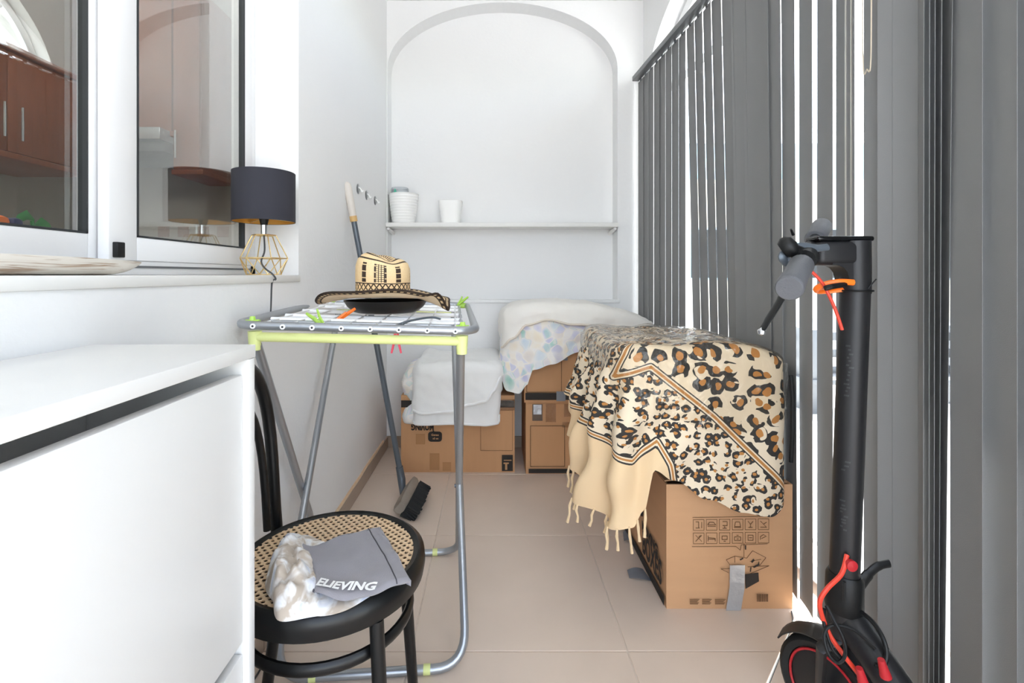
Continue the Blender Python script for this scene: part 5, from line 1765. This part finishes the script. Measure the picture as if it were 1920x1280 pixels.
MB().lathe([(0.0, -0.014), (0.016, -0.012), (0.022, -0.003), (0.021, 0.006), (0.014, 0.014), (0.0, 0.017)], bc, 24, M=Matrix.Rotation(0.9, 4, 'Y') @ Matrix.Rotation(0.5, 4, 'X')).build('bell', M_BLACK, st)
MB().tube([bc, P(1500, 475, 0.96), c0], [0.012, 0.014, 0.014], 12).build('bell_mount', M_BLACK, st)
MB().tube([P(1487, 440, 0.95), P(1483, 430, 0.94)], [0.003, 0.002], 6).build('bell_lever', M_BLACK, st)
MB().tube(catmull([P(1482, 488, 0.95), P(1474, 492, 0.95), P(1468, 478, 0.95), P(1500, 462, 0.96), P(1530, 465, 0.965), P(1552, 463, 0.97)], 5), [0.007] * 15 + [0.0065] * 6 + [0.006] * 5, 10, flat=(0.7, 1.2)).build('thumb_lever', M_DSTEEL, st)
MB().tube(catmull([P(1497, 482, 0.955), P(1485, 520, 0.96), P(1463, 563, 0.955), P(1445, 592, 0.945), P(1428, 620, 0.935)], 5), [0.010] * 10 + [0.0085] * 7 + [0.0075] * 4, 10, flat=(0.6, 1.15)).build('brake_lever', M_BLACK, st)
tip = P(1428, 621, 0.935)
MB().lathe([(0, -0.008), (0.007, -0.005), (0.008, 0.002), (0, 0.008)], tip, 12).build('lever_tip', M_CHROME, st)
# strap and orange carabiner
rc = [Q(1603, 541) + Vector((0.031 * math.cos(2 * PI * k / 24), 0.031 * math.sin(2 * PI * k / 24), -0.004)) for k in range(24)]
MB().tube(rc, 0.0022, 6, closed=True).build('cable_tie', M_BLACK, st)
MB().tube(catmull([Q(1628, 541, 1.0), Q(1634, 533, 1.0), Q(1643, 523, 1.0)], 4), 0.0012, 6).build('cable_tie_tail', M_BLACK, st)
oc = [Vector((Q(px, py).x, SD + dy, Q(px, py).z)) for (px, py, dy) in ((1582, 529, -0.028), (1555, 528, -0.03), (1533, 533, -0.022), (1526, 540, -0.01), (1534, 546, 0.004), (1556, 546, 0.006), (1580, 542, -0.002))]
MB().tube(catmull(oc, 6), 0.0045, 8, flat=(1, 1.4)).build('carabiner', M_ORANGE, st)
MB().tube(catmull([Q(1545, 541, 0.99), Q(1560, 537, 0.985), Q(1584, 533, 1.0)], 5), [0.004] + [0.0055] * 10, 8).build('strap', M_BLACK, st)
MB().tube(catmull([Q(1521, 508, 1.0), Q(1540, 528, 1.0), Q(1555, 555, 1.0), Q(1568, 585, 1.0), Q(1579, 618, 1.002)], 5), 0.0032, 8).build('red_cable', M_RED, st)
# worn, unreadable printed strokes down the stem
M_FAINT = mat('worn_grey_print', '#333335', 0.5)
fm = MB()
random.seed(21)
for (ya, yb) in ((645, 738), (858, 875), (930, 988)):
    y = ya
    while y < yb:
        c = Q(1603 - 20 * (y - 548) / 537, y)
        an = math.radians(222 + random.uniform(-9, 9))
        w = math.radians(random.uniform(8, 22))
        for k in range(3):
            a0, a1 = an - w / 2 + w * k / 3, an - w / 2 + w * (k + 1) / 3
            q = lambda t, dz: c + Vector((0.0278 * math.cos(t), 0.0278 * math.sin(t), dz))
            fm.add([q(a0, 0), q(a1, 0.001), q(a1, -0.0025), q(a0, -0.0035)], [[0, 1, 2, 3]])
        y += random.uniform(4, 9)
fm.build('worn_print', M_FAINT, st, smooth=0)
# folding joint
ja, jb = Q(1584, 1072), Q(1582, 1142)
MB().tube([ja, ja.lerp(jb, .1), ja.lerp(jb, .9), jb], [0.030, 0.034, 0.035, 0.033], 20).build('folding_joint', M_BLACK, st)
MB().tube([Q(1583, 1090, 0.994), Q(1583, 1128, 0.994)], 0.0035, 6).build('joint_seam', M_RUBBER, st)
MB().tube(catmull([Q(1612, 1098), Q(1625, 1080), Q(1645, 1062), Q(1668, 1056)], 6), [0.010] * 8 + [0.008] * 6 + [0.007] * 5, 10, flat=(0.6, 1.2)).build('folding_lever', M_BLACK, st)
MB().tube([Q(1613, 1088), Q(1610, 1118)], 0.0075, 12).build('joint_bolt', M_CHROME, st)
hb0, hb1 = Q(1583, 1140), Q(1583, 1185)
MB().tube([hb0, hb1], [0.032, 0.036], 20).build('steering_tube', M_SCOOT, st)
# deck tube and deck run towards the viewer
dp = [Q(1590, 1160), Q(1612, 1190, 1.0), P(1690, 1305, 0.92), Vector((0.795, 0.80, 0.14))]
MB().tube(catmull(dp, 6), [0.034] * 6 + [0.032] * 13, 20).build('deck_tube', M_SCOOT, st)
dk = [Vector((0.795, 0.82, 0.12)), Vector((0.845, 0.30, 0.12))]
ddir = (dk[1] - dk[0]).normalized()
Md = frame_matrix(dk[0], ddir, Vector((-ddir.y, ddir.x, 0)))
mbb = MB(); mbb.box((-0.02, -0.072, -0.035), (0.54, 0.072, 0.03), 0.015, 3, M=Md); mbb.build('deck', M_SCOOT, st)
mbb = MB(); mbb.box((0.02, -0.06, 0.0295), (0.48, 0.06, 0.034), 0.002, 1, M=Md); mbb.build('deck_mat', M_RUBBER, st)


def wheel(c, fwd, nm):
    fwd = Vector(fwd).normalized()
    axis = fwd.cross(Vector((0, 0, 1))).normalized()
    Mw = Matrix.Identity(4)
    Mw = frame_matrix((0, 0, 0), fwd, Vector((0, 0, 1)))
    n = 40
    tyre = [(0.085, -0.019), (0.098, -0.024), (0.107, -0.018), (0.110, 0.0), (0.107, 0.018), (0.098, 0.024), (0.085, 0.019), (0.085, -0.019)]
    MB().lathe(tyre, c, n, M=Mw).build('tyre', M_RUBBER, st, smooth=50)
    w = MB().lathe([(0.012, -0.022), (0.06, -0.018), (0.084, -0.016), (0.084, 0.016), (0.06, 0.018), (0.012, 0.022), (0.012, -0.022)], c, n, M=Mw).build('wheel_hub', M_SCOOT, st, smooth=50)
    for sg in (-1, 1):
        MB().tube([Vector(c) + Mw @ Vector((0.080 * math.cos(2 * PI * k / n), 0.080 * math.sin(2 * PI * k / n), 0.019 * sg)) for k in range(n)], 0.0028, 6, closed=True).build('red_ring', M_REDD, w)
    MB().tube([Vector(c) - axis * 0.045, Vector(c) + axis * 0.045], 0.008, 10).build('axle', M_CHROME, st)
    return Mw, axis


wf_ = Vector((-0.42, 0.91, 0))
wc = Vector((0.757, 1.095, 0.112))
Mw, axis = wheel(wc, wf_, 'front')
for sg in (-1, 1):
    MB().tube([hb1, hb1 + axis * 0.04 * sg + Vector((-0.015, 0.012, -0.03)), wc + axis * 0.04 * sg], [0.016, 0.014, 0.012], 10, flat=(1, 0.7)).build('fork', M_SCOOT, st)
rows = []
for i in range(15):
    an = math.radians(30 + 120 * i / 14)
    rows.append([wc + Mw @ Vector((math.cos(an) * (0.126 - 0.012 * abs(j - 3) / 3), math.sin(an) * (0.126 - 0.012 * abs(j - 3) / 3), (j - 3) * 0.0115)) for j in range(7)])
MB().sheet(rows, 0.003).build('fender', M_SCOOT, st, smooth=60)
wheel(Vector((0.855, 0.19, 0.112)), ddir, 'rear')
# cables
def cable(nm, pts, m, r):
    MB().tube(catmull([P(*p) for p in pts], 7), r, 8).build(nm, m, st)
cable('red_cable', [(1588, 1040, 1.0), (1578, 1075, 0.985), (1552, 1102, 0.975), (1538, 1125, 0.975), (1540, 1150, 0.975), (1556, 1190, 0.97), (1580, 1225, 0.96), (1612, 1266, 0.95)], M_RED, 0.0045)
MB().lathe([(0.0, 0.0), (0.008, 0.002), (0.011, 0.008), (0.011, 0.016), (0.0, 0.018)], P(1588, 1053, 1.0), 16, M=Matrix.Rotation(PI / 2, 4, 'X')).build('cable_gland', M_REDD, st)
cable('black_cable', [(1549, 1135, 0.98), (1562, 1160, 0.965), (1580, 1195, 0.95), (1585, 1225, 0.945), (1572, 1242, 0.945), (1553, 1225, 0.95), (1545, 1190, 0.96), (1560, 1172, 0.965), (1600, 1180, 0.96), (1640, 1215, 0.95)], M_BLACK, 0.0034)
cable('black_cable', [(1612, 1145, 1.0), (1636, 1165, 0.975), (1655, 1195, 0.95), (1662, 1225, 0.94), (1655, 1250, 0.935), (1640, 1245, 0.94)], M_BLACK, 0.0042)
cable('black_cable', [(1545, 1140, 0.985), (1545, 1170, 0.97), (1560, 1215, 0.955), (1578, 1235, 0.95)], M_BLACK, 0.0034)
for (px, py, d) in ((1615, 1268, 0.935), (1656, 1252, 0.925)):
    MB().tube([P(px - 4, py - 16, d), P(px + 5, py + 16, d)], [0.006, 0.010], 10).build('red_clip', M_REDD, st)
# thin cord lying on the floor by the blind
cpts = [S(1484, 1146, 0.003), S(1486, 1165, 0.003), S(1474, 1200, 0.003), S(1458, 1240, 0.003), S(1438, 1290, 0.003)]
tag(MB().tube(catmull(cpts, 6), 0.002, 6).build('floor_cord', M_CORD), 'thin dark cord lying on the floor tiles beside the large box', 'cord')
